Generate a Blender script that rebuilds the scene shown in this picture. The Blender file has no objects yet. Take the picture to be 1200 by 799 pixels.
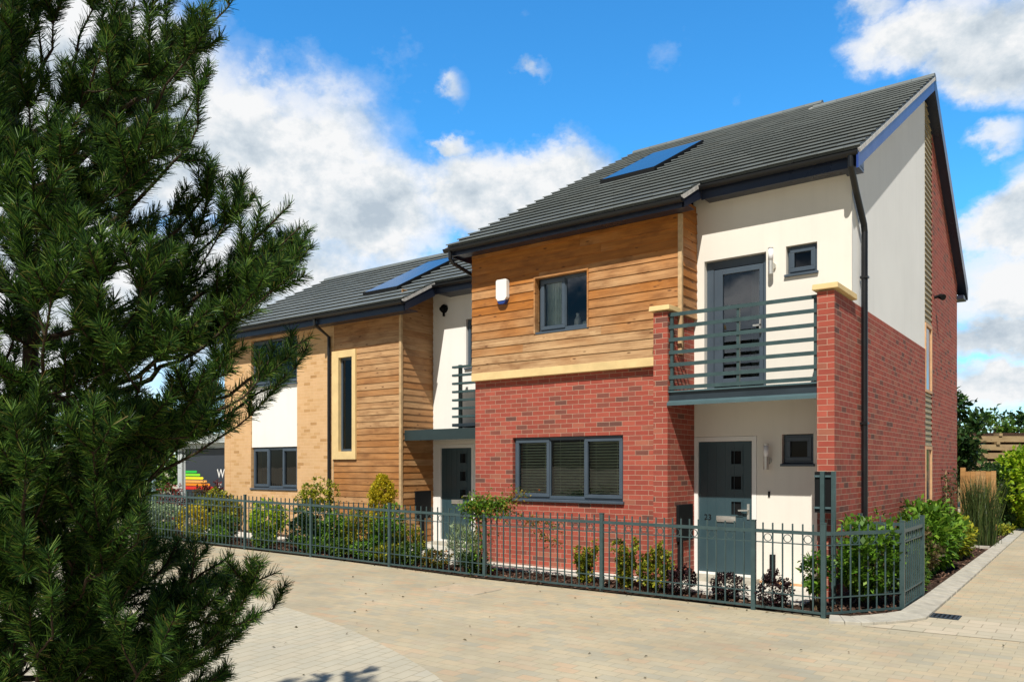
import bpy, math, random
import numpy as np
from mathutils import Vector, Matrix

SC = bpy.context.scene
COL = SC.collection
R = math.radians
random.seed(7)
RNG = np.random.default_rng(11)

# ------------------------------------------------------------------ frame of reference
# world X runs along the house fronts, Y goes back into the plots, Z is up
CAM = Vector((8.846, -10.677, 1.70))
FWD = Vector((-0.6015, 0.7989, 0.0))
RGT = Vector((0.7989, 0.6015, 0.0))
SUN = Vector((-0.36, 1.0, -1.355)).normalized()      # the way sunlight travels


def at(right, depth, z=0.0):
    p = CAM + RGT * right + FWD * depth
    return Vector((p.x, p.y, z))


def zg(x):
    return 0.016 * max(0.0, 1.0 - max(x, -12.0))


# ------------------------------------------------------------------ object helpers
class MB:
    def __init__(s):
        s.v, s.f, s.uv = [], [], []

    def face(s, pts, uv=None):
        pts = [Vector(p) for p in pts]
        i = len(s.v)
        s.v += [tuple(p) for p in pts]
        s.f.append(list(range(i, i + len(pts))))
        if uv is None:
            n = Vector((0, 0, 0))
            for k in range(len(pts)):
                a, b = pts[k], pts[(k + 1) % len(pts)]
                n += Vector(((a.y - b.y) * (a.z + b.z), (a.z - b.z) * (a.x + b.x), (a.x - b.x) * (a.y + b.y)))
            ax = max(range(3), key=lambda k: abs(n[k]))
            uv = [((p.y, p.z) if ax == 0 else (p.x, p.z) if ax == 1 else (p.x, p.y)) for p in pts]
        s.uv += uv
        return s

    def box(s, x0, x1, y0, y1, z0, z1):
        a = [(x0, y0, z0), (x1, y0, z0), (x1, y1, z0), (x0, y1, z0), (x0, y0, z1), (x1, y0, z1), (x1, y1, z1), (x0, y1, z1)]
        return s.hexa(a)

    def hexa(s, a):
        i = len(s.v)
        a = [Vector(p) for p in a]
        s.v += [tuple(p) for p in a]
        for q in ((0, 3, 2, 1), (4, 5, 6, 7), (0, 1, 5, 4), (1, 2, 6, 5), (2, 3, 7, 6), (3, 0, 4, 7)):
            s.f.append([i + k for k in q])
            pts = [a[k] for k in q]
            n = (pts[1] - pts[0]).cross(pts[2] - pts[0])
            ax = max(range(3), key=lambda k: abs(n[k]))
            s.uv += [((p.y, p.z) if ax == 0 else (p.x, p.z) if ax == 1 else (p.x, p.y)) for p in pts]
        return s

    def beam(s, p, q, w, h, up=(0, 0, 1)):
        """rectangular bar from p to q, w across, h along up"""
        p, q = Vector(p), Vector(q)
        d = (q - p).normalized()
        u = Vector(up)
        sd = d.cross(u).normalized() * (w / 2)
        uu = sd.cross(d).normalized() * (h / 2)
        return s.hexa([p - sd - uu, p + sd - uu, q + sd - uu, q - sd - uu, p - sd + uu, p + sd + uu, q + sd + uu, q - sd + uu])

    def prism(s, poly, axis, a, b):
        """poly: 2D outline, extruded along axis ('x': poly is (y,z); 'y': (x,z); 'z': (x,y))"""
        def P(p, k):
            return (k, p[0], p[1]) if axis == 'x' else (p[0], k, p[1]) if axis == 'y' else (p[0], p[1], k)
        n = len(poly)
        s.face([P(p, a) for p in poly][::-1])
        s.face([P(p, b) for p in poly])
        for k in range(n):
            p, q = poly[k], poly[(k + 1) % n]
            s.face([P(p, a), P(q, a), P(q, b), P(p, b)])
        return s

    def tube(s, pts, rad, n=8, cap=True):
        pts = [Vector(p) for p in pts]
        if not hasattr(rad, '__len__'):
            rad = [rad] * len(pts)
        rings, prev = [], None
        for k, p in enumerate(pts):
            d = (pts[min(k + 1, len(pts) - 1)] - pts[max(k - 1, 0)]).normalized()
            if prev is None:
                a = d.cross(Vector((0, 0, 1)))
                if a.length < 1e-3:
                    a = d.cross(Vector((1, 0, 0)))
            else:
                a = prev - d * prev.dot(d)
            a.normalize()
            prev = a
            b = d.cross(a)
            i = len(s.v)
            for j in range(n):
                t = 2 * math.pi * j / n
                s.v.append(tuple(p + (a * math.cos(t) + b * math.sin(t)) * rad[k]))
            rings.append(i)
        L = 0.0
        for k in range(len(pts) - 1):
            i, j = rings[k], rings[k + 1]
            L2 = L + (pts[k + 1] - pts[k]).length
            for m in range(n):
                m2 = (m + 1) % n
                s.f.append([i + m, i + m2, j + m2, j + m])
                u0, u1 = m / n * .3, (m + 1) / n * .3
                s.uv += [(u0, L), (u1, L), (u1, L2), (u0, L2)]
            L = L2
        if cap:
            s.f.append([rings[0] + m for m in range(n)][::-1]); s.uv += [(0, 0)] * n
            s.f.append([rings[-1] + m for m in range(n)]); s.uv += [(0, 0)] * n
        return s

    def ring(s, c, r, w, ax1, ax2, n=14, m=4):
        """torus of radius r, tube w, lying in the plane of ax1, ax2"""
        c, a, b = Vector(c), Vector(ax1), Vector(ax2)
        nn = a.cross(b)
        i = len(s.v)
        for k in range(n):
            t = 2 * math.pi * k / n
            d = a * math.cos(t) + b * math.sin(t)
            for j in range(m):
                q = 2 * math.pi * (j + .5) / m
                s.v.append(tuple(c + d * (r + w * math.cos(q)) + nn * (w * math.sin(q))))
        for k in range(n):
            for j in range(m):
                k2, j2 = (k + 1) % n, (j + 1) % m
                s.f.append([i + k * m + j, i + k2 * m + j, i + k2 * m + j2, i + k * m + j2])
                s.uv += [(0, 0)] * 4
        return s

    def wall(s, axis, d0, d1, a0, a1, z0, z1, openings=(), out=-1):
        """flat wall with openings. axis 'y': faces along Y, outer face at d0, inner at d1"""
        def P(a, z, d):
            return (a, d, z) if axis == 'y' else (d, a, z)
        As = sorted({a0, a1, *[o[0] for o in openings], *[o[1] for o in openings]})
        Zs = sorted({z0, z1, *[o[2] for o in openings], *[o[3] for o in openings]})
        for i in range(len(As) - 1):
            for j in range(len(Zs) - 1):
                ca, cz = (As[i] + As[i + 1]) / 2, (Zs[j] + Zs[j + 1]) / 2
                if any(o[0] < ca < o[1] and o[2] < cz < o[3] for o in openings):
                    continue
                q = [(As[i], Zs[j]), (As[i + 1], Zs[j]), (As[i + 1], Zs[j + 1]), (As[i], Zs[j + 1])]
                s.face([P(a, z, d0) for a, z in q])
                s.face([P(a, z, d1) for a, z in q][::-1])
        for (b0, b1, c0, c1) in list(openings) + [(a0, a1, z0, z1)]:
            for (p, q) in (((b0, c0), (b1, c0)), ((b1, c0), (b1, c1)), ((b1, c1), (b0, c1)), ((b0, c1), (b0, c0))):
                s.face([P(p[0], p[1], d0), P(p[0], p[1], d1), P(q[0], q[1], d1), P(q[0], q[1], d0)])
        return s

    def build(s, name, mat, parent=None, smooth=False, bevel=0.0, loc=None):
        me = bpy.data.meshes.new(name)
        me.from_pydata(s.v, [], s.f)
        uvl = me.uv_layers.new(name='UVMap')
        uvl.data.foreach_set('uv', np.array(s.uv, dtype=np.float32).ravel())
        me.materials.append(mat)
        if smooth:
            me.polygons.foreach_set('use_smooth', [True] * len(me.polygons))
        me.update()
        o = bpy.data.objects.new(name, me)
        COL.objects.link(o)
        if parent:
            o.parent = parent
        if loc is not None:
            o.location = loc
        if bevel:
            b = o.modifiers.new('edge', 'BEVEL'); b.width = bevel; b.segments = 2; b.limit_method = 'ANGLE'
        return o


def np_mesh(name, V, nper, mat, parent=None, smooth=False):
    """V: (N, nper, 3) polygons without shared vertices"""
    V = np.asarray(V, dtype=np.float32)
    N = V.shape[0]
    me = bpy.data.meshes.new(name)
    me.vertices.add(N * nper); me.vertices.foreach_set('co', V.ravel())
    me.loops.add(N * nper); me.loops.foreach_set('vertex_index', np.arange(N * nper, dtype=np.int32))
    me.polygons.add(N); me.polygons.foreach_set('loop_start', np.arange(0, N * nper, nper, dtype=np.int32))
    me.polygons.foreach_set('loop_total', np.full(N, nper, dtype=np.int32))
    me.materials.append(mat)
    me.update(calc_edges=True)
    o = bpy.data.objects.new(name, me)
    COL.objects.link(o)
    if parent:
        o.parent = parent
    return o


def thing(name, label, cat, loc=(0, 0, 0), group=None, rz=0.0):
    o = bpy.data.objects.new(name, None)
    COL.objects.link(o)
    o.location = loc; o.rotation_euler = (0, 0, rz); o.empty_display_size = .2
    return tag(o, label, cat, group)


def tag(o, label, cat, group=None):
    o['label'] = label; o['category'] = cat
    if group:
        o['group'] = group
    return o


def kind(o, k, label=None):
    o['kind'] = k
    if label:
        o['label'] = label
    return o


# ------------------------------------------------------------------ material helpers
class NT:
    def __init__(s, mat):
        mat.use_nodes = True
        s.nt = mat.node_tree
        s.nt.nodes.clear()

    def n(s, typ, **kw):
        nd = s.nt.nodes.new('ShaderNode' + typ)
        for k, v in kw.items():
            if k.startswith('_'):
                nd.inputs[k[1:].replace('_', ' ')].default_value = v
            else:
                setattr(nd, k, v)
        return nd

    def l(s, a, b):
        s.nt.links.new(a, b)
        return s

    def math(s, op, a, b=None, c=None, clamp=False):
        nd = s.nt.nodes.new('ShaderNodeMath'); nd.operation = op; nd.use_clamp = clamp
        for i, x in enumerate((a, b, c)):
            if x is None:
                continue
            if isinstance(x, (int, float)):
                nd.inputs[i].default_value = x
            else:
                s.nt.links.new(x, nd.inputs[i])
        return nd.outputs[0]

    def mix(s, fac, a, b, blend='MIX'):
        nd = s.nt.nodes.new('ShaderNodeMix'); nd.data_type = 'RGBA'; nd.blend_type = blend
        for i, x in ((0, fac), (6, a), (7, b)):
            if isinstance(x, (int, float)):
                nd.inputs[i].default_value = x
            elif isinstance(x, tuple):
                nd.inputs[i].default_value = (*x[:3], 1)
            else:
                s.nt.links.new(x, nd.inputs[i])
        return nd.outputs[2]

    def ramp(s, fac, stops, interp='LINEAR'):
        nd = s.nt.nodes.new('ShaderNodeValToRGB'); cr = nd.color_ramp; cr.interpolation = interp
        while len(cr.elements) < len(stops):
            cr.elements.new(.5)
        for e, (p, c) in zip(cr.elements, stops):
            e.position = p
            e.color = (*c, 1) if isinstance(c, tuple) else (c, c, c, 1)
        s.nt.links.new(fac, nd.inputs[0])
        return nd.outputs[0]

    def coord(s, which='UV'):
        return s.n('TexCoord').outputs[which]

    def noise(s, vec, scale, detail=4, rough=.55, out='Fac', dim='3D'):
        nd = s.n('TexNoise'); nd.noise_dimensions = dim
        nd.inputs['Scale'].default_value = scale; nd.inputs['Detail'].default_value = detail
        nd.inputs['Roughness'].default_value = rough
        s.nt.links.new(vec, nd.inputs['Vector'])
        return nd.outputs[out]

    def mapping(s, vec, scale=(1, 1, 1), rot=(0, 0, 0), loc=(0, 0, 0)):
        nd = s.n('Mapping'); nd.inputs['Scale'].default_value = scale
        nd.inputs['Rotation'].default_value = rot; nd.inputs['Location'].default_value = loc
        s.nt.links.new(vec, nd.inputs['Vector'])
        return nd.outputs[0]

    def bump(s, h, strength=.5, dist=.01):
        nd = s.n('Bump'); nd.inputs['Strength'].default_value = strength; nd.inputs['Distance'].default_value = dist
        s.nt.links.new(h, nd.inputs['Height'])
        return nd.outputs[0]

    def out(s, color, rough=.6, normal=None, spec=.5, metal=0.0, coat=0.0):
        p = s.n('BsdfPrincipled')
        for k, x in (('Base Color', color), ('Roughness', rough), ('Metallic', metal), ('Specular IOR Level', spec), ('Coat Weight', coat)):
            if isinstance(x, tuple):
                p.inputs[k].default_value = (*x[:3], 1)
            elif isinstance(x, (int, float)):
                p.inputs[k].default_value = x
            else:
                s.nt.links.new(x, p.inputs[k])
        if normal is not None:
            s.nt.links.new(normal, p.inputs['Normal'])
        o = s.n('OutputMaterial')
        s.nt.links.new(p.outputs[0], o.inputs[0])
        return p


def new(name):
    m = bpy.data.materials.new(name)
    return m, NT(m)


def plain(name, c, rough=.5, var=.12, scale=6, spec=.5, metal=0.0, bump=0.0, bscale=60):
    """one colour with faint weathering"""
    m, t = new(name)
    v = t.coord('Object')
    f = t.noise(v, scale, 5)
    hi = tuple(min(1, x * (1 + var)) for x in c); lo = tuple(x * (1 - var) for x in c)
    col = t.ramp(f, [(.3, lo), (.7, hi)])
    nrm = t.bump(t.noise(v, bscale, 3), bump, .004) if bump else None
    rg = t.math('MULTIPLY_ADD', f, .2, rough - .1)
    t.out(col, rg, nrm, spec, metal)
    return m


def brick_mat(name, stops, mortar, w=.225, h=.075, ms=.0055, rot=0.0, bump=.6, rough=.85, big=.12, off=.5):
    m, t = new(name)
    v = t.coord('UV')
    if rot:
        v = t.mapping(v, rot=(0, 0, rot))
    warp = t.n('VectorMath', operation='MULTIPLY_ADD')
    nz = t.n('TexNoise'); nz.inputs['Scale'].default_value = 9; t.l(v, nz.inputs['Vector'])
    t.l(nz.outputs['Color'], warp.inputs[0]); warp.inputs[1].default_value = (.004, .004, 0); t.l(v, warp.inputs[2])
    b = t.n('TexBrick'); b.offset = off
    b.inputs['Color1'].default_value = (0, 0, 0, 1); b.inputs['Color2'].default_value = (1, 1, 1, 1)
    b.inputs['Mortar'].default_value = (0, 0, 0, 1)
    for k, x in (('Scale', 1), ('Mortar Size', ms), ('Mortar Smooth', .25), ('Bias', 0), ('Brick Width', w), ('Row Height', h)):
        b.inputs[k].default_value = x
    t.l(warp.outputs[0], b.inputs['Vector'])
    col = t.ramp(b.outputs['Color'], stops)
    n1 = t.noise(v, 14 / max(w, .1) * .1 * 10 / 10, 6, .7)
    col = t.mix(.35, col, t.mix(n1, (.25, .25, .25), (1, 1, 1)), 'SOFT_LIGHT')
    n2 = t.noise(v, .7, 4)
    col = t.mix(1.0, col, t.ramp(n2, [(.3, 1 - big), (.7, 1.0)]), 'MULTIPLY')
    mcol = t.mix(t.noise(v, 5, 4), tuple(x * .8 for x in mortar), tuple(min(1, x * 1.15) for x in mortar))
    full = t.mix(b.outputs['Fac'], col, mcol)
    hgt = t.math('SUBTRACT', t.math('MULTIPLY', t.noise(v, 90, 3), .35), b.outputs['Fac'])
    t.out(full, rough, t.bump(hgt, bump, .006), .3)
    return m


def island_mat(name, stops, rough=.6, spec=.4, transl=0.0, streak=None, bump=0.0):
    """colour varies from leaf to leaf, board to board or tile to tile"""
    m, t = new(name)
    g = t.n('NewGeometry')
    col = t.ramp(g.outputs['Random Per Island'], stops)
    nrm = None
    if streak:
        v = t.coord('Object')
        off = t.n('CombineXYZ')
        t.l(t.math('MULTIPLY', g.outputs['Random Per Island'], 37.0), off.inputs[0])
        t.l(t.math('MULTIPLY', g.outputs['Random Per Island'], 11.0), off.inputs[1])
        ad = t.n('VectorMath', operation='ADD'); t.l(t.mapping(v, scale=streak), ad.inputs[0]); t.l(off.outputs[0], ad.inputs[1])
        f = t.noise(ad.outputs[0], 1.0, 6, .65)
        col = t.mix(.75, col, t.ramp(f, [(.28, .22), (.5, .55), (.72, .9)]), 'OVERLAY')
        if bump:
            nrm = t.bump(f, bump, .003)
    p = t.out(col, rough, nrm, spec)
    if transl:
        tr = t.n('BsdfTranslucent'); t.l(col, tr.inputs[0])
        mx = t.n('MixShader'); mx.inputs[0].default_value = transl
        t.l(p.outputs[0], mx.inputs[1]); t.l(tr.outputs[0], mx.inputs[2])
        t.l(mx.outputs[0], [n for n in t.nt.nodes if n.type == 'OUTPUT_MATERIAL'][0].inputs[0])
    return m


def wood_board(name, fresh, grey, dark, axis, wz=(0., .1)):
    """horizontal larch boards, orange where fresh, paler where weathered, with knots"""
    m, t = new(name)
    g = t.n('NewGeometry'); v = t.coord('Object')
    rnd = g.outputs['Random Per Island']
    off = t.n('CombineXYZ')
    for i, k in enumerate((37., 53., 11.)):
        t.l(t.math('MULTIPLY', rnd, k), off.inputs[i])
    sc = (1.6, 1.6, 26.)
    ad = t.n('VectorMath', operation='ADD'); t.l(t.mapping(v, scale=sc), ad.inputs[0]); t.l(off.outputs[0], ad.inputs[1])
    grain = t.noise(ad.outputs[0], 1.0, 6, .7)
    ad2 = t.n('VectorMath', operation='ADD'); t.l(t.mapping(v, scale=(2.2, 2.2, 5)), ad2.inputs[0]); t.l(off.outputs[0], ad2.inputs[1])
    blot = t.noise(ad2.outputs[0], 1.0, 4, .6)
    sz = t.n('SeparateXYZ'); t.l(v, sz.inputs[0])
    weather = t.math('ADD', t.math('MULTIPLY', t.noise(v, .9, 4), .75), t.math('MULTIPLY_ADD', sz.outputs[2], -wz[0], wz[1]))
    base = t.mix(t.ramp(t.math('ADD', t.math('MULTIPLY', weather, .9), t.math('MULTIPLY', rnd, .35)), [(.42, 0.), (.82, 1.)]), fresh, grey)
    col = t.mix(t.ramp(grain, [(.35, .55), (.62, 0.)]), base, dark)
    col = t.mix(t.ramp(blot, [(.3, .55), (.52, 0.)]), col, tuple(x * .8 for x in dark))
    knots = t.n('TexVoronoi'); knots.inputs['Scale'].default_value = 1.0; knots.inputs['Randomness'].default_value = 1.0
    ad3 = t.n('VectorMath', operation='ADD'); t.l(t.mapping(v, scale=(3.0, 3.0, 8.5)), ad3.inputs[0]); t.l(off.outputs[0], ad3.inputs[1])
    t.l(ad3.outputs[0], knots.inputs['Vector'])
    col = t.mix(t.ramp(knots.outputs['Distance'], [(.06, .9), (.14, 0.)]), col, (.09, .035, .012))
    col = t.mix(t.ramp(rnd, [(0., .22), (1., 0.)]), col, tuple(x * .7 for x in dark))
    t.out(col, .6, t.bump(grain, .35, .003), .3)
    return m


def glass_mat(name, tint=(.74, .80, .77), dens=.35, rough=.0, mul=1.0):
    m, t = new(name)
    tr = t.n('BsdfTransparent'); tr.inputs[0].default_value = (*tint, 1)
    gl = t.n('BsdfGlossy'); gl.inputs['Roughness'].default_value = rough; gl.inputs[0].default_value = (.95, .97, 1, 1)
    fr = t.n('Fresnel'); fr.inputs['IOR'].default_value = 1.5
    nz = t.bump(t.noise(t.coord('Object'), 1.3, 2), .12, .01)
    t.l(nz, gl.inputs['Normal']); t.l(nz, fr.inputs['Normal'])
    f = t.math('MULTIPLY_ADD', fr.outputs[0], mul, dens * .03, clamp=True)
    mx = t.n('MixShader'); t.l(f, mx.inputs[0]); t.l(tr.outputs[0], mx.inputs[1]); t.l(gl.outputs[0], mx.inputs[2])
    o = t.n('OutputMaterial'); t.l(mx.outputs[0], o.inputs[0])
    return m


def render_mat(name, c):
    """painted render: fine grain, faint patches, rain streaks"""
    m, t = new(name)
    v = t.coord('Object')
    patch = t.ramp(t.noise(v, .9, 5), [(.3, .94), (.65, 1.0)])
    streak = t.ramp(t.noise(t.mapping(v, scale=(7, 7, .35)), 1.0, 5, .6), [(.30, .968), (.5, 1.0)])
    col = t.mix(1.0, t.mix(1.0, c, patch, 'MULTIPLY'), streak, 'MULTIPLY')
    t.out(col, .92, t.bump(t.noise(v, 160, 4), .35, .004), .15)
    return m


# ------------------------------------------------------------------ materials
M = {}
M['red'] = brick_mat('red brick', [(0, (.13, .058, .046)), (.06, (.20, .066, .048)), (.16, (.29, .064, .042)), (.42, (.345, .070, .046)), (.6, (.385, .088, .058)), (.78, (.31, .060, .042)), (.9, (.27, .072, .050)), (.95, (.32, .11, .07)), (1, (.38, .11, .07))], (.45, .29, .21), ms=.0045)
M['buff'] = brick_mat('buff brick', [(0, (.42, .23, .09)), (.06, (.54, .31, .13)), (.16, (.62, .375, .18)), (.5, (.66, .41, .21)), (.85, (.63, .39, .195)), (1, (.58, .34, .15))], (.66, .44, .25), bump=.35)
M['wood'] = wood_board('larch boards', (.50, .185, .032), (.56, .36, .185), (.19, .066, .016), 'x', (.26, 1.20))
M['wood2'] = wood_board('weathered larch boards', (.47, .205, .06), (.53, .325, .16), (.19, .075, .024), 'x', (-.07, -.02))
M['trim'] = plain('pale timber trim', (.50, .34, .18), .6, .2, 12)
M['slat'] = plain('grey brown boarding', (.30, .25, .15), .7, .25, 14)
M['reveal'] = plain('oak reveal', (.62, .36, .18), .6, .15, 10)
M['render'] = render_mat('cream render', (.80, .765, .69))
M['renderw'] = render_mat('white render', (.84, .825, .79))
M['gable'] = render_mat('off white gable render', (.90, .905, .885))
M['stone'] = plain('cast stone', (.70, .52, .255), .8, .10, 5, .2, bump=.2, bscale=150)
M['frame'] = plain('slate grey window paint', (.060, .084, .112), .38, .08, 3)
M['door'] = plain('teal slate door paint', (.034, .068, .082), .42, .08, 2)
M['rail'] = plain('green grey railing paint', (.040, .074, .077), .42, .16, 9)
M['canopy'] = plain('dark canopy paint', (.022, .038, .040), .4, .1, 4)
M['steel'] = plain('dark balcony steel', (.02, .032, .042), .45, .15, 4)
M['flange'] = plain('balcony flange paint', (.07, .12, .132), .4, .12, 4)
M['fascia'] = plain('dark fascia board', (.016, .022, .042), .3, .12, 2)
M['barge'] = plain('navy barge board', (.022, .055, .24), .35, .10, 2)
M['pipe'] = plain('black rainwater plastic', (.005, .006, .008), .42, .1, 4)
M['black'] = plain('black plastic', (.006, .007, .008), .75, .1, 4, .2)
M['white'] = plain('white gloss paint', (.82, .81, .78), .4, .03, 4)
M['opal'] = plain('opal lamp cover', (.86, .86, .88), .25, .02, 4)
M['chrome'] = plain('brushed steel', (.72, .71, .66), .42, .04, 8, metal=.85)
M['mortar'] = plain('verge mortar', (.55, .54, .52), .9, .25, 14)
M['tile'] = island_mat('grey roof tile', [(0, (.118, .136, .136)), (.5, (.134, .153, .153)), (.85, (.150, .170, .168)), (1, (.130, .142, .136))], .55, .4)
M['under'] = plain('roof underlay', (.012, .013, .014), .9)
M['panel'] = plain('solar glass', (.020, .042, .088), .14, .15, 2, .7)
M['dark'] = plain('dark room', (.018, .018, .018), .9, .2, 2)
M['blind'] = plain('pale green blind slats', (.82, .86, .62), .5, .05, 3)
M['curtain'] = plain('sheer curtain', (.78, .82, .74), .8, .12, 9)
M['glass'] = glass_mat('window glass')
M['glass3'] = glass_mat('sky reflecting window glass', (.86, .92, .92), .35, mul=2.6)
M['glass2'] = glass_mat('dark door glass', (.25, .3, .32), .3)
M['paver'] = brick_mat('buff block paving', [(0, (.395, .36, .265)), (.18, (.435, .38, .265)), (.42, (.46, .395, .265)), (.62, (.495, .40, .26)), (.78, (.45, .395, .275)), (.9, (.51, .375, .24)), (1, (.42, .375, .27))], (.33, .29, .20), w=.21, h=.13, ms=.0035, bump=.45, rough=.88, big=.26)
M['paver2'] = brick_mat('pale block paving', [(0, (.45, .415, .315)), (.4, (.475, .43, .32)), (.8, (.485, .43, .315)), (1, (.465, .43, .335))], (.33, .29, .205), w=.26, h=.13, ms=.0055, rot=1.42, bump=.35, rough=.85, big=.14)
M['sett'] = brick_mat('pale channel setts', [(0, (.43, .385, .28)), (.5, (.50, .43, .31)), (1, (.52, .44, .32))], (.33, .28, .2), w=.30, h=.21, ms=.006, bump=.4, off=.5, big=.1)
M['kerb'] = plain('kerb concrete', (.41, .385, .325), .85, .18, 7, .2, bump=.3, bscale=120)
M['slab'] = brick_mat('concrete path slabs', [(0, (.56, .54, .48)), (1, (.64, .61, .54))], (.30, .28, .24), w=.45, h=.45, ms=.006, bump=.3, off=0.0)
M['mulch'] = plain('bark mulch', (.055, .034, .024), .95, .6, 22, .1, bump=1.0, bscale=45)
M['chip'] = island_mat('bark chips', [(0, (.03, .018, .013)), (.5, (.085, .048, .034)), (.85, (.15, .085, .06)), (1, (.25, .16, .11))], .9, .1)
M['bark'] = plain('pine bark', (.060, .042, .030), .9, .45, 30, .1, bump=.8, bscale=50)
M['stem'] = plain('green brown stem', (.10, .075, .035), .8, .3, 20, .2)
M['needle'] = island_mat('pine needles', [(0, (.008, .024, .009)), (.35, (.024, .068, .014)), (.75, (.080, .172, .024)), (.95, (.17, .26, .04)), (1, (.22, .15, .05))], .5, .2, .32)


def leafmat(name, a, b, c=None, tr=.38):
    a, b = tuple(x * 1.2 for x in a), tuple(x * 1.2 for x in b)
    st = [(0, tuple(x * .55 for x in a)), (.35, a), (.8, b), (1, c or tuple(x * 1.25 for x in b))]
    M[name] = island_mat(name, st, .5, .35, tr)


leafmat('laurel leaves', (.065, .155, .012), (.145, .285, .022), (.28, .40, .05))
leafmat('lime leaves', (.16, .29, .010), (.34, .46, .018), (.52, .56, .06))
leafmat('dark green leaves', (.018, .05, .012), (.045, .10, .02), (.08, .14, .03))
leafmat('mid green leaves', (.05, .115, .014), (.115, .205, .025), (.24, .30, .05))
leafmat('yellow green leaves', (.13, .18, .015), (.33, .34, .025), (.58, .46, .05))
leafmat('golden leaves', (.36, .33, .015), (.60, .48, .025), (.75, .56, .05))
leafmat('orange tinged leaves', (.08, .13, .02), (.26, .20, .03), (.42, .12, .03))
leafmat('purple leaves', (.018, .010, .012), (.050, .022, .026), (.09, .035, .035))
leafmat('silver leaves', (.17, .25, .12), (.34, .44, .25), (.52, .58, .40))
leafmat('red leaves', (.10, .02, .02), (.24, .035, .03), (.30, .08, .03))
leafmat('brown leaves', (.05, .045, .015), (.11, .085, .03), (.18, .12, .05))
leafmat('dry grass blades', (.035, .062, .016), (.085, .13, .03), (.20, .20, .07))

# ------------------------------------------------------------------ building helpers


def boards(mb, axis, d, a0, a1, z0, z1, openings=(), h=.142, rnd=None, seam=True):
    """overlapping weatherboards; d is the plane of the wall, the boards stand proud of it"""
    sgn = -1 if axis == 'y' else 1
    rnd = rnd or random
    z = z0
    while z < z1 - .005:
        zt = min(z + h, z1)
        cuts = [(a0, a1)]
        zs = {z, zt}
        for o in openings:
            if z < o[3] and zt > o[2]:
                zs |= {x for x in (o[2], o[3]) if z < x < zt}
        zs = sorted(zs)
        for i in range(len(zs) - 1):
            q0, q1 = zs[i], zs[i + 1]
            cuts = [(a0, a1)]
            for o in openings:
                if q0 < o[3] - 1e-6 and q1 > o[2] + 1e-6:
                    cuts = [c for p in cuts for c in ((p[0], min(p[1], o[0])), (max(p[0], o[1]), p[1])) if c[1] - c[0] > .004]
            for c0, c1 in cuts:
                xs = [c0]
                if seam and c1 - c0 > 2.2 and rnd.random() < .7:
                    xs.append(c0 + (c1 - c0) * rnd.uniform(.25, .75))
                xs.append(c1)
                for k in range(len(xs) - 1):
                    f0, f1 = (q0 - z) / h, (q1 - z) / h
                    o0, o1 = d + sgn * (.022 - .013 * f0), d + sgn * (.022 - .013 * f1)
                    A, B = xs[k] + (.0012 if k else 0), xs[k + 1]
                    P = (lambda a, z_, dd: (a, dd, z_)) if axis == 'y' else (lambda a, z_, dd: (dd, a, z_))
                    mb.hexa([P(A, q0, o0), P(B, q0, o0), P(B, q0, d), P(A, q0, d), P(A, q1, o1), P(B, q1, o1), P(B, q1, d), P(A, q1, d)])
        z += h


def tile_roof(parent, runs, s0, z0, slope, s_end, gauge=.293, mat=None, name='roof_tiles', seed=1):
    """courses of flat interlocking tiles rising with Y. runs: list of (x0, x1, first course, last y)"""
    rn = random.Random(seed)
    mb = MB()
    ln = math.hypot(1, slope)
    for (x0, x1, c0, se) in runs:
        k = c0
        while True:
            ya = s0 + k * gauge
            if ya > se - .04:
                break
            yb = min(ya + gauge + .05, se)
            za, zb = z0 + (ya - s0) * slope, z0 + (yb - s0) * slope
            w = .33
            x = x0 - (w / 2 if k % 2 else 0)
            while x < x1:
                xa, xb = max(x, x0) + .0015, min(x + w, x1) - .0015
                if xb - xa > .02:
                    j = rn.uniform(-.002, .002)
                    t = .058 + j
                    # lower edge lifted by t, top edge tucked under the next course
                    yu, zu = ya + .05, za + .05 * slope
                    mb.hexa([(xa, yu, zu - .012), (xb, yu, zu - .012), (xb, yb, zb - .012), (xa, yb, zb - .012),
                             (xa, yu, zu + t - .014), (xb, yu, zu + t - .014), (xb, yb, zb + .002), (xa, yb, zb + .002)])
                    mb.hexa([(xa, ya, za + t - .020), (xb, ya, za + t - .020), (xb, yb, zb + .002), (xa, yb, zb + .002),
                             (xa, ya, za + t), (xb, ya, za + t), (xb, yb, zb + .005), (xa, yb, zb + .005)])
                x += w
            k += 1
    return mb.build(name, mat or M['tile'], parent)


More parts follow.
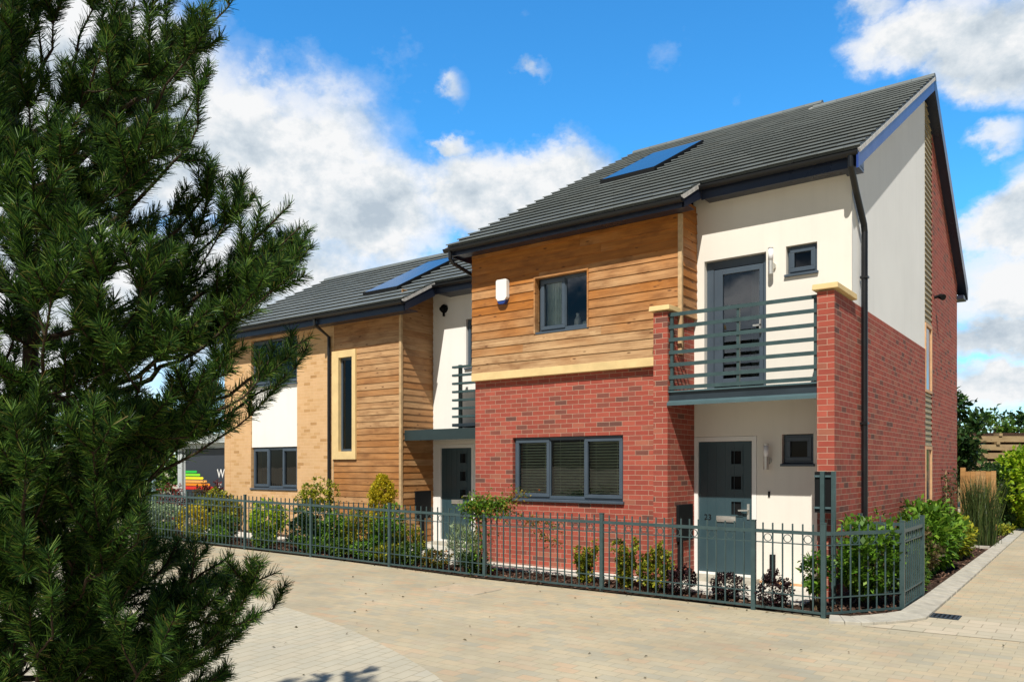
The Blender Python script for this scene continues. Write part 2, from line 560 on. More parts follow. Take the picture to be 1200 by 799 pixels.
def window(parent, x0, x1, z0, z1, y, cells, sill=True, label=None, interior=True, sillz=.045, room=.7, fw=.05, glass='glass', name='window'):
    """window facing -Y; front of the frame at y. cells: [(share, opens)]"""
    mb = MB()
    D = .07
    mb.box(x0, x1, y, y + D, z1 - fw, z1); mb.box(x0, x1, y, y + D, z0, z0 + fw)
    mb.box(x0, x0 + fw, y, y + D, z0 + fw, z1 - fw); mb.box(x1 - fw, x1, y, y + D, z0 + fw, z1 - fw)
    tot = sum(c[0] for c in cells)
    ix0, ix1 = x0 + fw, x1 - fw
    mw = .04
    avail = ix1 - ix0 - mw * (len(cells) - 1)
    spans, x = [], ix0
    for i, c in enumerate(cells):
        w = avail * c[0] / tot
        spans.append((x, x + w)); x += w
        if i < len(cells) - 1:
            mb.box(x, x + mw, y, y + D, z0 + fw, z1 - fw); x += mw
    win = mb.build(name, M['frame'], parent, bevel=.004)
    if label:
        win['label'] = label
    for (a, b), c in zip(spans, cells):
        g0, g1, h0, h1 = a, b, z0 + fw, z1 - fw
        if c[1]:
            sb = MB(); e, s_ = .022, .058
            sb.box(a - e, b + e, y - .018, y + .045, z1 - fw - s_ + e, z1 - fw + e); sb.box(a - e, b + e, y - .018, y + .045, z0 + fw - e, z0 + fw + s_ - e)
            sb.box(a - e, a - e + s_, y - .018, y + .045, z0 + fw + s_ - e, z1 - fw - s_ + e); sb.box(b + e - s_, b + e, y - .018, y + .045, z0 + fw + s_ - e, z1 - fw - s_ + e)
            sb.build('sash', M['frame'], win, bevel=.005)
            g0, g1, h0, h1 = a - e + s_, b + e - s_, z0 + fw + s_ - e, z1 - fw - s_ + e
        MB().face([(g0, y + .02, h0), (g1, y + .02, h0), (g1, y + .02, h1), (g0, y + .02, h1)]).build('pane', M[glass], win)
    if sill:
        MB().hexa([(x0 - .03, y - .10, z0 - sillz), (x1 + .03, y - .10, z0 - sillz), (x1 + .03, y + D, z0 - sillz), (x0 - .03, y + D, z0 - sillz),
                   (x0 - .03, y - .10, z0 - .012), (x1 + .03, y - .10, z0 - .012), (x1 + .03, y + D, z0 - .002), (x0 - .03, y + D, z0 - .002)]).build('sill', M['frame'], win, bevel=.004)
    if interior:
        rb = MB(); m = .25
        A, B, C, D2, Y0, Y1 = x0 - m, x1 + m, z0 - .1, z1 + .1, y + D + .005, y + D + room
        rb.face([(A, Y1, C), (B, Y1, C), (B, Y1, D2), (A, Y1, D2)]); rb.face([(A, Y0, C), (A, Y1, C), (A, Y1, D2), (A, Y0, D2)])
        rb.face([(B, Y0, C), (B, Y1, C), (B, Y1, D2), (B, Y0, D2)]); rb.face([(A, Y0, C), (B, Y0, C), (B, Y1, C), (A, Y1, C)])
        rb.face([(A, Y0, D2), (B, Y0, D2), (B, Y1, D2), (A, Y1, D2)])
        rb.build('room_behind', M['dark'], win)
    return win, spans


def pleats(x0, x1, y, z0, z1, n=10, amp=.025):
    mb = MB()
    m = n * 6
    pts = [(x0 + (x1 - x0) * i / m, y + amp * math.sin(i / 6 * 2 * math.pi) + amp * .4 * math.sin(i * .9)) for i in range(m + 1)]
    for (a, b), (c, d) in zip(pts, pts[1:]):
        mb.face([(a, b, z0), (c, d, z0), (c, d, z1), (a, b, z1)])
    return mb


def wall_lamp(parent, x, y, z0, z1):
    """steel and opal cylinder on a bracket, front of the wall at y"""
    r = .036
    cy = y - .085
    zm = z0 + (z1 - z0) * .5
    b = MB().tube([(x, cy, z0), (x, cy, zm)], r, 16).tube([(x, cy, zm - .05), (x + .0, y - .03, zm - .05)], .018, 10)
    b.tube([(x + .0, y - .035, zm - .06), (x + .0, y, zm - .06)], .052, 18)
    lam = b.build('wall_lamp', M['chrome'], parent, smooth=False)
    MB().tube([(x, cy, zm + .001), (x, cy, z1 - .018)], r * .97, 16).build('diffuser', M['opal'], lam, smooth=True)
    MB().tube([(x, cy, z1 - .018), (x, cy, z1)], r, 16).build('cap', M['chrome'], lam)
    return lam


def gutter(parent, x0, x1, y, z, name='gutter'):
    r = .058
    poly = [(y + r * math.cos(a), z + r * math.sin(a)) for a in [math.pi + math.pi * k / 8 for k in range(9)]]
    poly += [(y + (r - .006) * math.cos(a), z + (r - .006) * math.sin(a)) for a in [2 * math.pi - math.pi * k / 8 for k in range(9)]]
    g = MB().prism(poly, 'x', x0, x1)
    for x in (x0, x1):
        g.prism([(y + r * math.cos(math.pi + math.pi * k / 8), z + r * math.sin(math.pi + math.pi * k / 8)) for k in range(9)], 'x', x - .004, x + .004)
    k = x0 + .4
    while k < x1:
        g.box(k, k + .03, y - r - .004, y + r, z - .004, z + .006); k += .9
    return g.build(name, M['pipe'], parent)


def text_mesh(name, txt, size, mat, parent, loc, rot, depth=.004):
    cu = bpy.data.curves.new(name, 'FONT'); cu.body = txt; cu.size = size; cu.extrude = depth / 2
    to = bpy.data.objects.new(name, cu); COL.objects.link(to)
    bpy.context.view_layer.update()
    me = bpy.data.meshes.new_from_object(to.evaluated_get(bpy.context.evaluated_depsgraph_get()))
    bpy.data.objects.remove(to); bpy.data.curves.remove(cu)
    me.materials.clear(); me.materials.append(mat); me.name = name
    o = bpy.data.objects.new(name, me); COL.objects.link(o)
    o.parent = parent; o.location = loc; o.rotation_euler = rot
    return o


# ------------------------------------------------------------------ RED BRICK HOUSE
SL = .555                                   # roof slope
RW = .46                                    # plane of the rendered recess
XS = 6.16                                   # plane of the side wall
W0, WT = -.08, 3.93                         # boarded front and its corner
EY, EZ = -.50, 5.475                        # tile edge over the boarded front


def roofz(y):
    return EZ + (y - EY) * SL


RIDGE = 5.73
BACKY, BACKZ = 10.12, 5.78
BSL = (roofz(RIDGE) - BACKZ) / (BACKY - RIDGE)


def backz(y):
    return roofz(RIDGE) - (y - RIDGE) * BSL


HR = thing('red_brick_house', 'red brick and timber house with a balcony and cream gable', 'house')
bw = MB()
bw.wall('y', 0.0, .3, 0.0, 3.68, .04, 3.19, [(.82, 2.94, 1.145, 2.19)])
bw.box(3.68, 3.90, -.45, RW + .1, .04, 3.90)
bw.box(5.95, XS, -.45, RW, -.1, 3.90)
bw.face([(XS, RW, -.1), (XS, 5.76, -.1), (XS, 5.76, 3.9), (XS, RW, 3.9)])
bw.face([(XS, RW, 3.9), (XS, 5.76, 3.9), (XS - .05, 5.76, 3.9), (XS - .05, RW, 3.9)])
bw.face([(XS, 6.48, -.1), (XS, 9.7, -.1), (XS, 9.7, backz(9.7) - .08), (XS, 6.48, backz(6.48) - .08)])
bw.face([(XS, 5.76, -.1), (XS, 5.76, 3.9), (XS - .2, 5.76, 3.9), (XS - .2, 5.76, -.1)])
bw.face([(XS, 6.48, -.1), (XS, 6.48, 8.4), (XS - .2, 6.48, 8.4), (XS - .2, 6.48, -.1)])
bw.face([(0, 9.7, -.1), (XS, 9.7, -.1), (XS, 9.7, backz(9.7) - .08), (0, 9.7, backz(9.7) - .08)])
bw.face([(0, 0, -.1), (0, 9.7, -.1), (0, 9.7, backz(9.7) - .08), (0, 0, 5.5)])
bw.face([(0, 0, 5.5), (0, 9.7, backz(9.7) - .08), (0, RIDGE, roofz(RIDGE) - .1)])
bw.build('brick_wall', M['red'], HR)
# cream render: balcony recess and gable
rw = MB()
rw.wall('y', RW, RW + .2, 3.90, XS - .016, .06, 5.9,
        [(4.06, 4.99, 2.83, 4.76), (5.27, 5.695, 4.385, 4.785), (5.215, 5.645, 1.74, 2.155), (3.885, 4.855, .10, 2.145)])
X1 = XS - .012
rw.build('rendered_wall', M['render'], HR)
MB().face([(X1, RW, 3.9), (X1, 5.76, 3.9), (X1, 5.76, roofz(5.73) - .05), (X1, RW, roofz(RW) - .05)]).build('rendered_gable', M['gable'], HR)
MB().box(5.02, 5.048, RW - .012, RW + .01, 1.27, 1.35).build('bell_push', M['black'], HR)
MB().box(5.055, 5.125, RW - .05, RW + .0, .06, .46).build('duct', M['black'], HR)
MB().box(3.9, X1, RW - .012, RW + .01, .02, .075).build('plinth_bead', M['reveal'], HR)
# stone band and caps
MB().box(-.005, 3.68, -.105, .02, 3.19, 3.322).build('stone_band', M['stone'], HR, bevel=.006)
for (a, b, c, d) in ((3.63, 3.95, -.505, W0 - .028), (5.90, 6.215, -.505, RW - .002)):
    MB().hexa([(a, c, 3.915), (b, c, 3.915), (b, d, 3.915), (a, d, 3.915), (a + .006, c + .006, 3.985), (b - .006, c + .006, 3.985), (b - .006, d, 3.995), (a + .006, d, 3.995)]).build('coping_stone', M['stone'], HR, bevel=.006)
# boarding
cb = MB()
boards(cb, 'y', W0, .0, WT - .03, 3.322, 5.37, [(1.36, 2.36, 3.885, 4.79)], rnd=random.Random(3))
boards(cb, 'x', WT, W0 + .02, RW - .002, 3.91, 5.50, rnd=random.Random(4))
cb.box(0, 1.36, W0, .02, 3.322, 5.37).box(2.36, WT, W0, .02, 3.322, 5.37).box(1.36, 2.36, W0 + .004, .02, 3.322, 3.885).box(1.36, 2.36, W0 + .004, .02, 4.79, 5.37)
cb.box(WT - .25, WT, .02, RW, 3.905, 5.6)
cl = cb.build('timber_cladding', M['wood'], HR)
MB().box(WT - .032, WT + .028, W0 - .028, W0 + .022, 3.33, 5.36).build('corner_trim', M['trim'], cl)
MB().box(1.335, 1.362, W0 - .032, W0 + .06, 3.885, 4.80).box(2.358, 2.382, W0 - .032, W0 + .06, 3.885, 4.80).box(1.335, 2.382, W0 - .031, W0 + .06, 4.785, 4.81).build('window_trim', M['wood'], cl)
# gable strip of boarding with two slot windows
sb = MB()
for (z0, z1) in ((-.1, .35), (2.10, 3.10), (4.42, 8.55)):
    z = z0
    while z < z1:
        zt = min(z + .105, z1)
        sb.hexa([(XS - .03, 5.765, z), (XS + .002, 5.765, z), (XS + .002, 6.475, z), (XS - .03, 6.475, z), (XS - .03, 5.765, zt), (XS - .022, 5.765, zt), (XS - .022, 6.475, zt), (XS - .03, 6.475, zt)])
        z += .105
sb.box(XS - .06, XS - .03, 5.765, 6.475, -.1, 8.5)
sb.build('slot_cladding', M['slat'], HR)
for (z0, z1) in ((.36, 2.09), (3.11, 4.41)):
    w = MB()
    w.box(XS - .22, XS + .006, 5.775, 5.84, z0, z1).box(XS - .22, XS + .006, 6.40, 6.465, z0, z1)
    w.box(XS - .22, XS + .006, 5.84, 6.40, z0, z0 + .05).box(XS - .22, XS + .006, 5.84, 6.40, z1 - .06, z1)
    sw = w.build('slot_window', M['reveal'], HR)
    MB().box(XS - .028, XS - .02, 5.845, 6.395, z0 + .055, z1 - .065).build('pane', M['panel'], sw)
# windows
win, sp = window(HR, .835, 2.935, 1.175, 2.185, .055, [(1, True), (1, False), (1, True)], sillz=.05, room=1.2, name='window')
for (a, b) in sp:
    mb = MB()
    z = 1.245
    while z < 2.12:
        mb.hexa([(a - .01, .15, z - .018), (b + .01, .15, z - .018), (b + .01, .176, z + .003), (a - .01, .176, z + .003),
                 (a - .01, .15, z - .015), (b + .01, .15, z - .015), (b + .01, .176, z + .006), (a - .01, .176, z + .006)])
        z += .047
    for q in (.2, .8):
        xx = a + (b - a) * q
        mb.box(xx - .002, xx + .002, .147, .149, 1.22, 2.13)
    mb.build('blind', M['blind'], win)
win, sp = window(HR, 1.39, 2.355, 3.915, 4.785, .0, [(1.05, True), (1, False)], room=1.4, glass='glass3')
pleats(1.42, 1.80, .14, 3.93, 4.75, 7).build('curtain', M['curtain'], win)
window(HR, 5.285, 5.685, 4.395, 4.775, RW + .06, [(1, True)], room=.5)
window(HR, 5.23, 5.635, 1.75, 2.145, RW + .06, [(1, True)], room=.5)
# balcony door
d = MB(); y = RW + .09
d.box(4.065, 4.17, y, y + .07, 2.83, 4.755).box(4.92, 4.985, y, y + .07, 2.83, 4.755).box(4.17, 4.92, y, y + .07, 4.64, 4.755).box(4.17, 4.92, y, y + .07, 2.83, 2.88)
d.box(4.19, 4.32, y - .03, y + .04, 2.89, 4.62).box(4.87, 4.925, y - .03, y + .04, 2.89, 4.62).box(4.32, 4.87, y - .03, y + .04, 4.54, 4.62).box(4.32, 4.87, y - .03, y + .04, 2.89, 3.0)
bd = d.build('balcony_door', M['frame'], HR, bevel=.004)
MB().face([(4.32, y, 3.0), (4.87, y, 3.0), (4.87, y, 4.54), (4.32, y, 4.54)]).build('pane', M['glass3'], bd)
MB().box(4.885, 4.905, y - .075, y - .03, 3.62, 3.84).box(4.79, 4.905, y - .075, y - .06, 3.72, 3.745).build('handle', M['chrome'], bd)
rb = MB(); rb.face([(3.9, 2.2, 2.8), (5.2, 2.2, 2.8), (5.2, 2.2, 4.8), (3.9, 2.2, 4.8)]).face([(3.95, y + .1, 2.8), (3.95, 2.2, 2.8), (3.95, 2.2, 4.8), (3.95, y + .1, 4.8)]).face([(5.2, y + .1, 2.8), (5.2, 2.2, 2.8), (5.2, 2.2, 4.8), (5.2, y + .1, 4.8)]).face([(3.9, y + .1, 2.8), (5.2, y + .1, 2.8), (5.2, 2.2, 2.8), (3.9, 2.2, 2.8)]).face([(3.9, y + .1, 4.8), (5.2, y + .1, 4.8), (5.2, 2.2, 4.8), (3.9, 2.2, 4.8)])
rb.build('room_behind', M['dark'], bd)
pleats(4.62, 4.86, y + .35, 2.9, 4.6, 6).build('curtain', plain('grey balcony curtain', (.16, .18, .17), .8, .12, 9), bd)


def front_door(parent, x0, x1, z0, z1, y, number=None):
    """glazed front door in a white frame; y is the face of the wall"""
    f = .068
    fr = MB(); fr.box(x0, x0 + f, y - .004, y + .1, z0, z1).box(x1 - f, x1, y - .004, y + .1, z0, z1).box(x0 + f, x1 - f, y - .004, y + .1, z1 - f, z1).box(x0 + f, x1 - f, y - .02, y + .1, z0, z0 + .035)
    fr.build('door_frame', M['white'], parent, bevel=.004)
    a, b, c, d_, yy = x0 + f + .004, x1 - f - .004, z0 + .04, z1 - f - .004, y + .035
    w = b - a
    dm = MB(); px = a + w * .71
    ws = .075
    pz = [c + .86, c + 1.23, c + 1.60]
    xs = [a, px - ws, px + ws, b]
    dm.wall('y', yy, yy + .05, a, b, c, d_, [(px - ws, px + ws, z, z + .19) for z in pz])
    k = a + w * .16
    while k < b - w * .1:
        dm.box(k - .003, k + .003, yy - .004, yy + .001, c + .03, d_ - .03); k += w * .17
    do = dm.build('front_door', M['door'], parent)
    for z in pz:
        MB().box(px - ws, px + ws, yy + .012, yy + .02, z, z + .19).build('pane', M['black'], do)
        MB().box(px - ws - .022, px + ws + .022, yy - .012, yy + .004, z + .19, z + .212).box(px - ws - .022, px + ws + .022, yy - .012, yy + .004, z - .022, z).box(px - ws - .022, px - ws, yy - .012, yy + .004, z, z + .19).box(px + ws, px + ws + .022, yy - .012, yy + .004, z, z + .19).build('pane_trim', M['door'], do)
    lb = MB().box(a + w * .34, a + w * .70, yy - .016, yy + .002, c + .75, c + .835).build('letterbox', M['chrome'], do)
    MB().box(a + w * .37, a + w * .67, yy - .022, yy - .015, c + .77, c + .805).build('flap', M['chrome'], lb)
    h = MB().box(b - .075, b - .04, yy - .014, yy + .002, c + .80, c + 1.02).beam((b - .055, yy - .05, c + .93), (b - .19, yy - .055, c + .925), .02, .022).box(b - .068, b - .045, yy - .055, yy, c + .918, c + .94)
    h.build('handle', M['chrome'], do)
    if number:
        text_mesh('door_number', number, .12, M['black'], do, (a + w * .10, yy - .003, c + .77), (R(90), 0, 0), .006)
    return do


front_door(HR, 3.888, 4.85, .10, 2.142, RW + .002, '23')
MB().box(3.86, 4.9, RW - .35, RW + .05, .0, .098).build('door_step', M['kerb'], HR)
wall_lamp(HR, 5.085, RW, 4.41, 4.78)
wall_lamp(HR, 5.02, RW, 1.66, 2.02)
# meter cabinet on the side of the porch
MB().box(3.9, 3.94, -.17, .33, .62, 1.15).box(3.9, 3.935, -.13, .0, .06, .62).build('meter_cabinet', M['black'], HR, bevel=.006)
# alarm box
ab = MB().prism([(.60, 4.55), (.64, 4.50), (.78, 4.50), (.825, 4.55), (.825, 4.835), (.80, 4.855), (.62, 4.855), (.60, 4.835)], 'y', W0 - .10, W0 - .02).build('alarm_box', M['white'], HR, bevel=.01)
MB().prism([(.615, 4.50), (.66, 4.445), (.765, 4.445), (.81, 4.50)], 'y', W0 - .092, W0 - .02).build('strobe', M['barge'], ab)
# balcony
bf = MB()
bf.box(3.9, 5.95, -.40, -.385, 2.575, 2.75).box(3.9, 5.95, -.385, RW, 2.66, 2.74)
bal = bf.build('balcony_floor', M['steel'], HR)
MB().hexa([(3.9, -.475, 2.56), (5.95, -.475, 2.56), (5.95, -.39, 2.575), (3.9, -.39, 2.575), (3.9, -.475, 2.60), (5.95, -.475, 2.60), (5.95, -.401, 2.635), (3.9, -.401, 2.635)]).box(3.9, 5.95, -.43, -.38, 2.751, 2.77).build('edge_beam', M['flange'], bal)
rl = MB()
for z in (3.85, 3.675, 3.495, 3.315, 3.14, 2.965, 2.815):
    rl.box(3.9, 5.95, -.412, -.398, z - .026, z + .026)
brl = rl.build('balcony_rail', M['rail'], HR)
for x in (3.935, 4.905, 5.915):
    MB().box(x - .02, x + .02, -.397, -.36, 2.77, 3.83).build('rail_post', M['rail'], brl)
# eaves, gutters and roof
XM, XE, XL = 4.15, 6.33, -.25
tile_roof(HR, [(XL, XM, 0, 6.34), (XM, XE, 2, RIDGE)], EY, EZ, SL, RIDGE)
ub = MB()
for (a, b, y0, y1) in ((XL + .02, XM - .01, EY + .06, 6.3), (XM - .01, XE - .03, EY + .64, RIDGE)):
    ub.hexa([(a, y0, roofz(y0) - .10), (b, y0, roofz(y0) - .10), (b, y1, roofz(y1) - .10), (a, y1, roofz(y1) - .10), (a, y0, roofz(y0) - .013), (b, y0, roofz(y0) - .013), (b, y1, roofz(y1) - .013), (a, y1, roofz(y1) - .013)])
ub.hexa([(XL, RIDGE, roofz(RIDGE) - .1), (XE - .02, RIDGE, roofz(RIDGE) - .1), (XE - .02, BACKY, BACKZ - .1), (XL, BACKY, BACKZ - .1), (XL, RIDGE, roofz(RIDGE) - .0), (XE - .02, RIDGE, roofz(RIDGE) - .0), (XE - .02, BACKY, BACKZ), (XL, BACKY, BACKZ)])
ub.prism([(RIDGE - .4, roofz(RIDGE - .4) - .02), (6.33, roofz(6.33) - .02), (6.6, roofz(6.33) - .35), (6.6, 7.9), (RIDGE, 7.9)], 'x', XL + .03, XM - .02)
ub.build('roof_deck', M['under'], HR)
for (x0, x1, y, z) in ((XL, XM, 6.34, roofz(6.34)), (XM, XE, RIDGE, roofz(RIDGE))):
    rd = MB()
    x = x0
    while x < x1 - .01:
        xb = min(x + .45, x1)
        rd.prism([(y - .13, z - .035), (y - .10, z + .025), (y - .03, z + .06), (y + .03, z + .06), (y + .10, z + .02), (y + .13, z - .05)], 'x', x + .002, xb - .002)
        x += .45
    rd.build('ridge_tiles', M['tile'], HR)
VG = lambda *a: MB().beam(*a).build('verge_mortar', M['mortar'], HR)
VG((XE - .012, EY + .60, roofz(EY + .60) - .036), (XE - .012, RIDGE, roofz(RIDGE) - .036), .03, .055)
VG((XM - .012, EY + .02, roofz(EY + .02) - .03), (XM - .012, EY + .6, roofz(EY + .6) - .03), .03, .055)
VG((XM - .012, RIDGE - .3, roofz(RIDGE - .3) + .03), (XM - .012, 6.33, roofz(6.33) - .02), .03, .06)
VG((XL + .012, EY, roofz(EY) - .03), (XL + .012, 6.3, roofz(6.3) - .03), .03, .05)
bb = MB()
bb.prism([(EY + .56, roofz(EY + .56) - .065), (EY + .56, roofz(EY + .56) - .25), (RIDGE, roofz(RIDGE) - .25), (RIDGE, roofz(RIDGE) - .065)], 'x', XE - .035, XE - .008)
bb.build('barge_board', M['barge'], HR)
b2 = MB()
b2.prism([(RIDGE, roofz(RIDGE) + .04), (RIDGE, roofz(RIDGE) - .25), (BACKY, BACKZ - .25), (BACKY + .04, BACKZ + .02)], 'x', XE - .035, XE - .004)
b2.hexa([(XS - .02, RW - .3, roofz(RW - .3) - .24), (XE - .036, RW - .3, roofz(RW - .3) - .24), (XE - .036, RIDGE, roofz(RIDGE) - .24), (XS - .02, RIDGE, roofz(RIDGE) - .24), (XS - .02, RW - .3, roofz(RW - .3) - .22), (XE - .036, RW - .3, roofz(RW - .3) - .22), (XE - .036, RIDGE, roofz(RIDGE) - .22), (XS - .02, RIDGE, roofz(RIDGE) - .22)])
b2.hexa([(XS - .02, RIDGE, roofz(RIDGE) - .24), (XE - .036, RIDGE, roofz(RIDGE) - .24), (XE - .036, BACKY, BACKZ - .24), (XS - .02, BACKY, BACKZ - .24), (XS - .02, RIDGE, roofz(RIDGE) - .22), (XE - .036, RIDGE, roofz(RIDGE) - .22), (XE - .036, BACKY, BACKZ - .22), (XS - .02, BACKY, BACKZ - .22)])
b2.box(XS - .3, XE - .036, 9.68, BACKY, 5.50, BACKZ - .2).build('rear_verge', M['fascia'], HR)
fa = MB()
fa.box(XL + .01, XM - .005, EY + .06, EY + .085, 5.325, EZ - .02).box(XL + .01, XM - .005, EY + .085, W0 - .027, 5.37, 5.385)
fa.prism([(EY + .06, 5.325), (EY + .06, EZ - .05), (EY + .65, roofz(EY + .65) - .05), (EY + .65, 5.60)], 'x', XM - .03, XM - .006)
fe = EY + .65
fa.box(XM - .005, XE - .036, fe, fe + .025, 5.585, roofz(fe) - .02).box(XM - .005, XE - .036, fe + .025, RW + .01, 5.62, 5.635)
fa.box(XE - .24, XE - .036, fe + .026, RW - .0, 5.585, 5.76)
fa.box(XL + .012, XL + .03, EY + .086, .3, 5.325, 5.5)
fa.build('fascia', M['fascia'], HR)
gutter(HR, XL - .02, XM, EY + .0, EZ - .035)
gutter(HR, XM - .01, XE - .02, fe - .063, roofz(fe - .063) - .04)
zz = roofz(fe) - .1
MB().tube([(XE - .11, fe - .06, zz), (XE - .11, fe - .06, zz - .14), (XS + .045, fe + .28, zz - .38), (XS + .05, .83, zz - .72), (XS + .05, .87, zz - .82), (XS + .05, .87, .02)], .041, 14).box(XS, XS + .1, .82, .92, 4.28, 4.31).box(XS, XS + .1, .82, .92, 2.28, 2.31).box(XS, XS + .1, .82, .92, .9, .93).build('downpipe', M['pipe'], HR, smooth=False)
MB().tube([(XL + .10, EY, EZ - .08), (XL + .10, EY, EZ - .20), (XL + .12, EY + .05, EZ - .27), (-.05, .55, 4.95), (-.05, .62, 4.85), (-.05, .62, .05)], .034, 12).build('downpipe', M['pipe'], HR)
MB().tube([(XS, 6.72, 5.03), (XS + .14, 6.72, 5.06)], .03, 10).tube([(XS + .10, 6.72, 5.04), (XS + .17, 6.66, 5.0)], [.05, .06], 10).build('flood_lamp', M['black'], HR)
def solar(parent, xa, xb, y0, y1, ze, sl):
    f = lambda y, o: ze + (y) * sl + o
    mb = MB()
    mb.hexa([(xa, y0, f(y0, .04)), (xb, y0, f(y0, .04)), (xb, y1, f(y1, .04)), (xa, y1, f(y1, .04)), (xa, y0, f(y0, .11)), (xb, y0, f(y0, .11)), (xb, y1, f(y1, .11)), (xa, y1, f(y1, .11))])
    o = mb.build('solar_panel', M['black'], parent)
    MB().face([(xa + .03, y0 + .03, f(y0 + .03, .113)), (xb - .03, y0 + .03, f(y0 + .03, .113)), (xb - .03, y1 - .03, f(y1 - .03, .113)), (xa + .03, y1 - .03, f(y1 - .03, .113))]).build('glass_face', M['panel'], o)


solar(HR, 1.16, 2.30, 2.32, 4.52, EZ - EY * SL, SL)

# ------------------------------------------------------------------ BUFF BRICK HOUSE (left, set back)
HB = thing('buff_brick_house', 'buff brick house with timber boarding and tall slot window, behind the pine', 'house', (-4.4, .72, 0))
BX, BY = HB.location.x, HB.location.y


class OFF:
    """shift so that parts may be written in world numbers"""
    @staticmethod
    def fix(o):
        o.matrix_parent_inverse = HB.matrix_basis.inverted()
        return o


def setp(root):
    inv = Matrix.Translation(-Vector(root.location))
    for ch in root.children:
        if ch.type == 'MESH' and not ch.get('_s'):
            ch.data.transform(inv)
            for g in ch.children:
                if g.data and g.location.length == 0:
                    g.data.transform(inv)
                else:
                    g.location = g.location - root.location


BF, BRX, BRY = .72, -2.55, 1.66              # front, corner of the boarding, plane of the entrance recess
LE, LEZ, LSL, LR = .27, 4.95, .535, 4.15


def lz(y):
    return LEZ + (y - LE) * LSL


lb = MB()
lb.wall('y', BF, BF + .3, -8.72, -4.60, 0, 4.86, [(-7.62, -5.87, 1.19, 4.72)])
lb.face([(-8.72, BF, 0), (-8.72, 7.8, 0), (-8.72, 7.8, 4.9), (-8.72, BF, 4.86)])
lb.face([(-8.72, BF, 4.86), (-8.72, 7.8, 4.9), (-8.72, LR, lz(LR) - .1)])
lb.face([(-8.72, 7.8, 0), (0, 7.8, 0), (0, 7.8, 5), (-8.72, 7.8, 5)])
lb.box(-8.48, -8.465, BF - .004, BF + .01, .1, 4.8)
lb.build('brick_wall', M['buff'], HB)
lr = MB()
lr.box(-7.62, -5.87, BF + .03, BF + .25, 2.165, 3.60)
lr.build('render_panel', M['renderw'], HB)
l2 = MB(); l2.wall('y', BRY, BRY + .2, BRX - .02, -.005, .1, 5.5, [(-1.62, -.4, 3.72, 4.72), (-2.40, -1.41, .14, 2.165)])
l2.build('rendered_wall', M['renderw'], HB)
window(HB, -7.61, -5.88, 1.20, 2.15, BF + .07, [(1.1, True), (1, False), (1.05, True)], room=1.0)
window(HB, -7.61, -5.88, 3.64, 4.70, BF + .07, [(1.1, True), (1, False), (1.05, True)], room=1.0)
window(HB, -1.62, -.42, 3.73, 4.71, BRY + .06, [(1, True), (1, True)], room=1.0)
ss = MB(); ss.wall('y', BF - .06, BF + .1, -4.60, -3.85, 1.86, 4.20, [(-4.39, -3.96, 2.03, 4.05)])
ss.build('stone_surround', M['stone'], HB, bevel=.005)
w_, sp_ = window(HB, -4.39, -3.96, 2.03, 4.05, BF + .02, [(1, False)], sill=False, room=1.0)
pleats(-4.16, -3.98, BF + .17, 2.1, 4.0, 4).build('curtain', M['curtain'], w_)
lc = MB()
boards(lc, 'y', BF, -4.58, BRX - .03, .14, 4.86, [(-4.60, -3.85, 1.86, 4.20)], rnd=random.Random(8), h=.132)
boards(lc, 'x', BRX, BF + .02, BRY - .002, .14, 5.3, rnd=random.Random(9), h=.132)
lc.box(-4.60, BRX - .001, BF, BF + .2, 0, 1.86).box(-4.60, BRX - .001, BF, BF + .2, 4.2, 4.86).box(-3.85, BRX - .001, BF, BF + .2, 1.86, 4.2)
lc.box(BRX - .2, BRX - .0005, BF + .2, BRY, 0, 5.3)
c_ = lc.build('timber_cladding', M['wood2'], HB)
MB().box(BRX - .032, BRX + .028, BF - .028, BF + .022, .14, 4.86).box(-4.60, -4.575, BF - .03, BF + .01, .1, 1.86).build('corner_trim', M['trim'], c_)
MB().tube([(BRX, 1.0, 0), (BRX, 1.0, .01)], .01, 4).build('vent', M['black'], HB)
front_door(HB, -2.395, -1.415, .14, 2.16, BRY + .002)
MB().box(-2.45, -1.2, BRY - .3, BRY + .03, .0, .138).build('door_step', M['kerb'], HB)
MB().box(-2.53, -1.30, BRY - .008, BRY + .004, 2.17, 2.235).build('door_head', M['render'], HB)
cn = MB(); cn.box(-2.56, -.004, .83, BRY - .004, 2.27, 2.40)
cn.box(-2.58, -.003, .80, .828, 2.23, 2.44)
cn.build('porch_canopy', M['canopy'], HB)
jb = MB()
for k in range(7):
    z = 2.70 + k * .165
    jb.box(-1.62, -.3, 1.22, 1.30, z - .022, z + .022)
jr = jb.build('balcony_rail', M['rail'], HB)
MB().box(-1.52, -1.46, 1.301, 1.36, 2.44, 3.74).build('rail_post', M['rail'], jr)
MB().box(-.5, -.44, 1.301, 1.36, 2.44, 3.74).build('rail_post', M['rail'], jr)
MB().box(-1.60, -.3, 1.2, BRY - .005, 2.50, 2.56).build('balcony_floor', M['steel'], HB)
MB().box(BRX, BRX + .05, 1.10, 1.56, .63, 1.20).box(BRX, BRX + .045, 1.25, 1.36, .1, .63).build('meter_cabinet', M['black'], HB)
MB().tube([(-2.20, BRY, 5.0), (-2.20, BRY - .06, 5.0)], .085, 16).tube([(-2.20, BRY - .05, 5.0), (-2.20, BRY - .13, 4.98)], [.06, .045], 12).box(-2.215, -2.185, BRY - .06, BRY - .02, 4.84, 4.93).build('bulkhead_lamp', M['black'], HB)
LX0, LXM, LX1 = -8.95, -2.05, -.01
tile_roof(HB, [(LX0, LXM, 0, LR), (LXM, LX1, 3, LR)], LE, LEZ, LSL, LR, .30, seed=5)
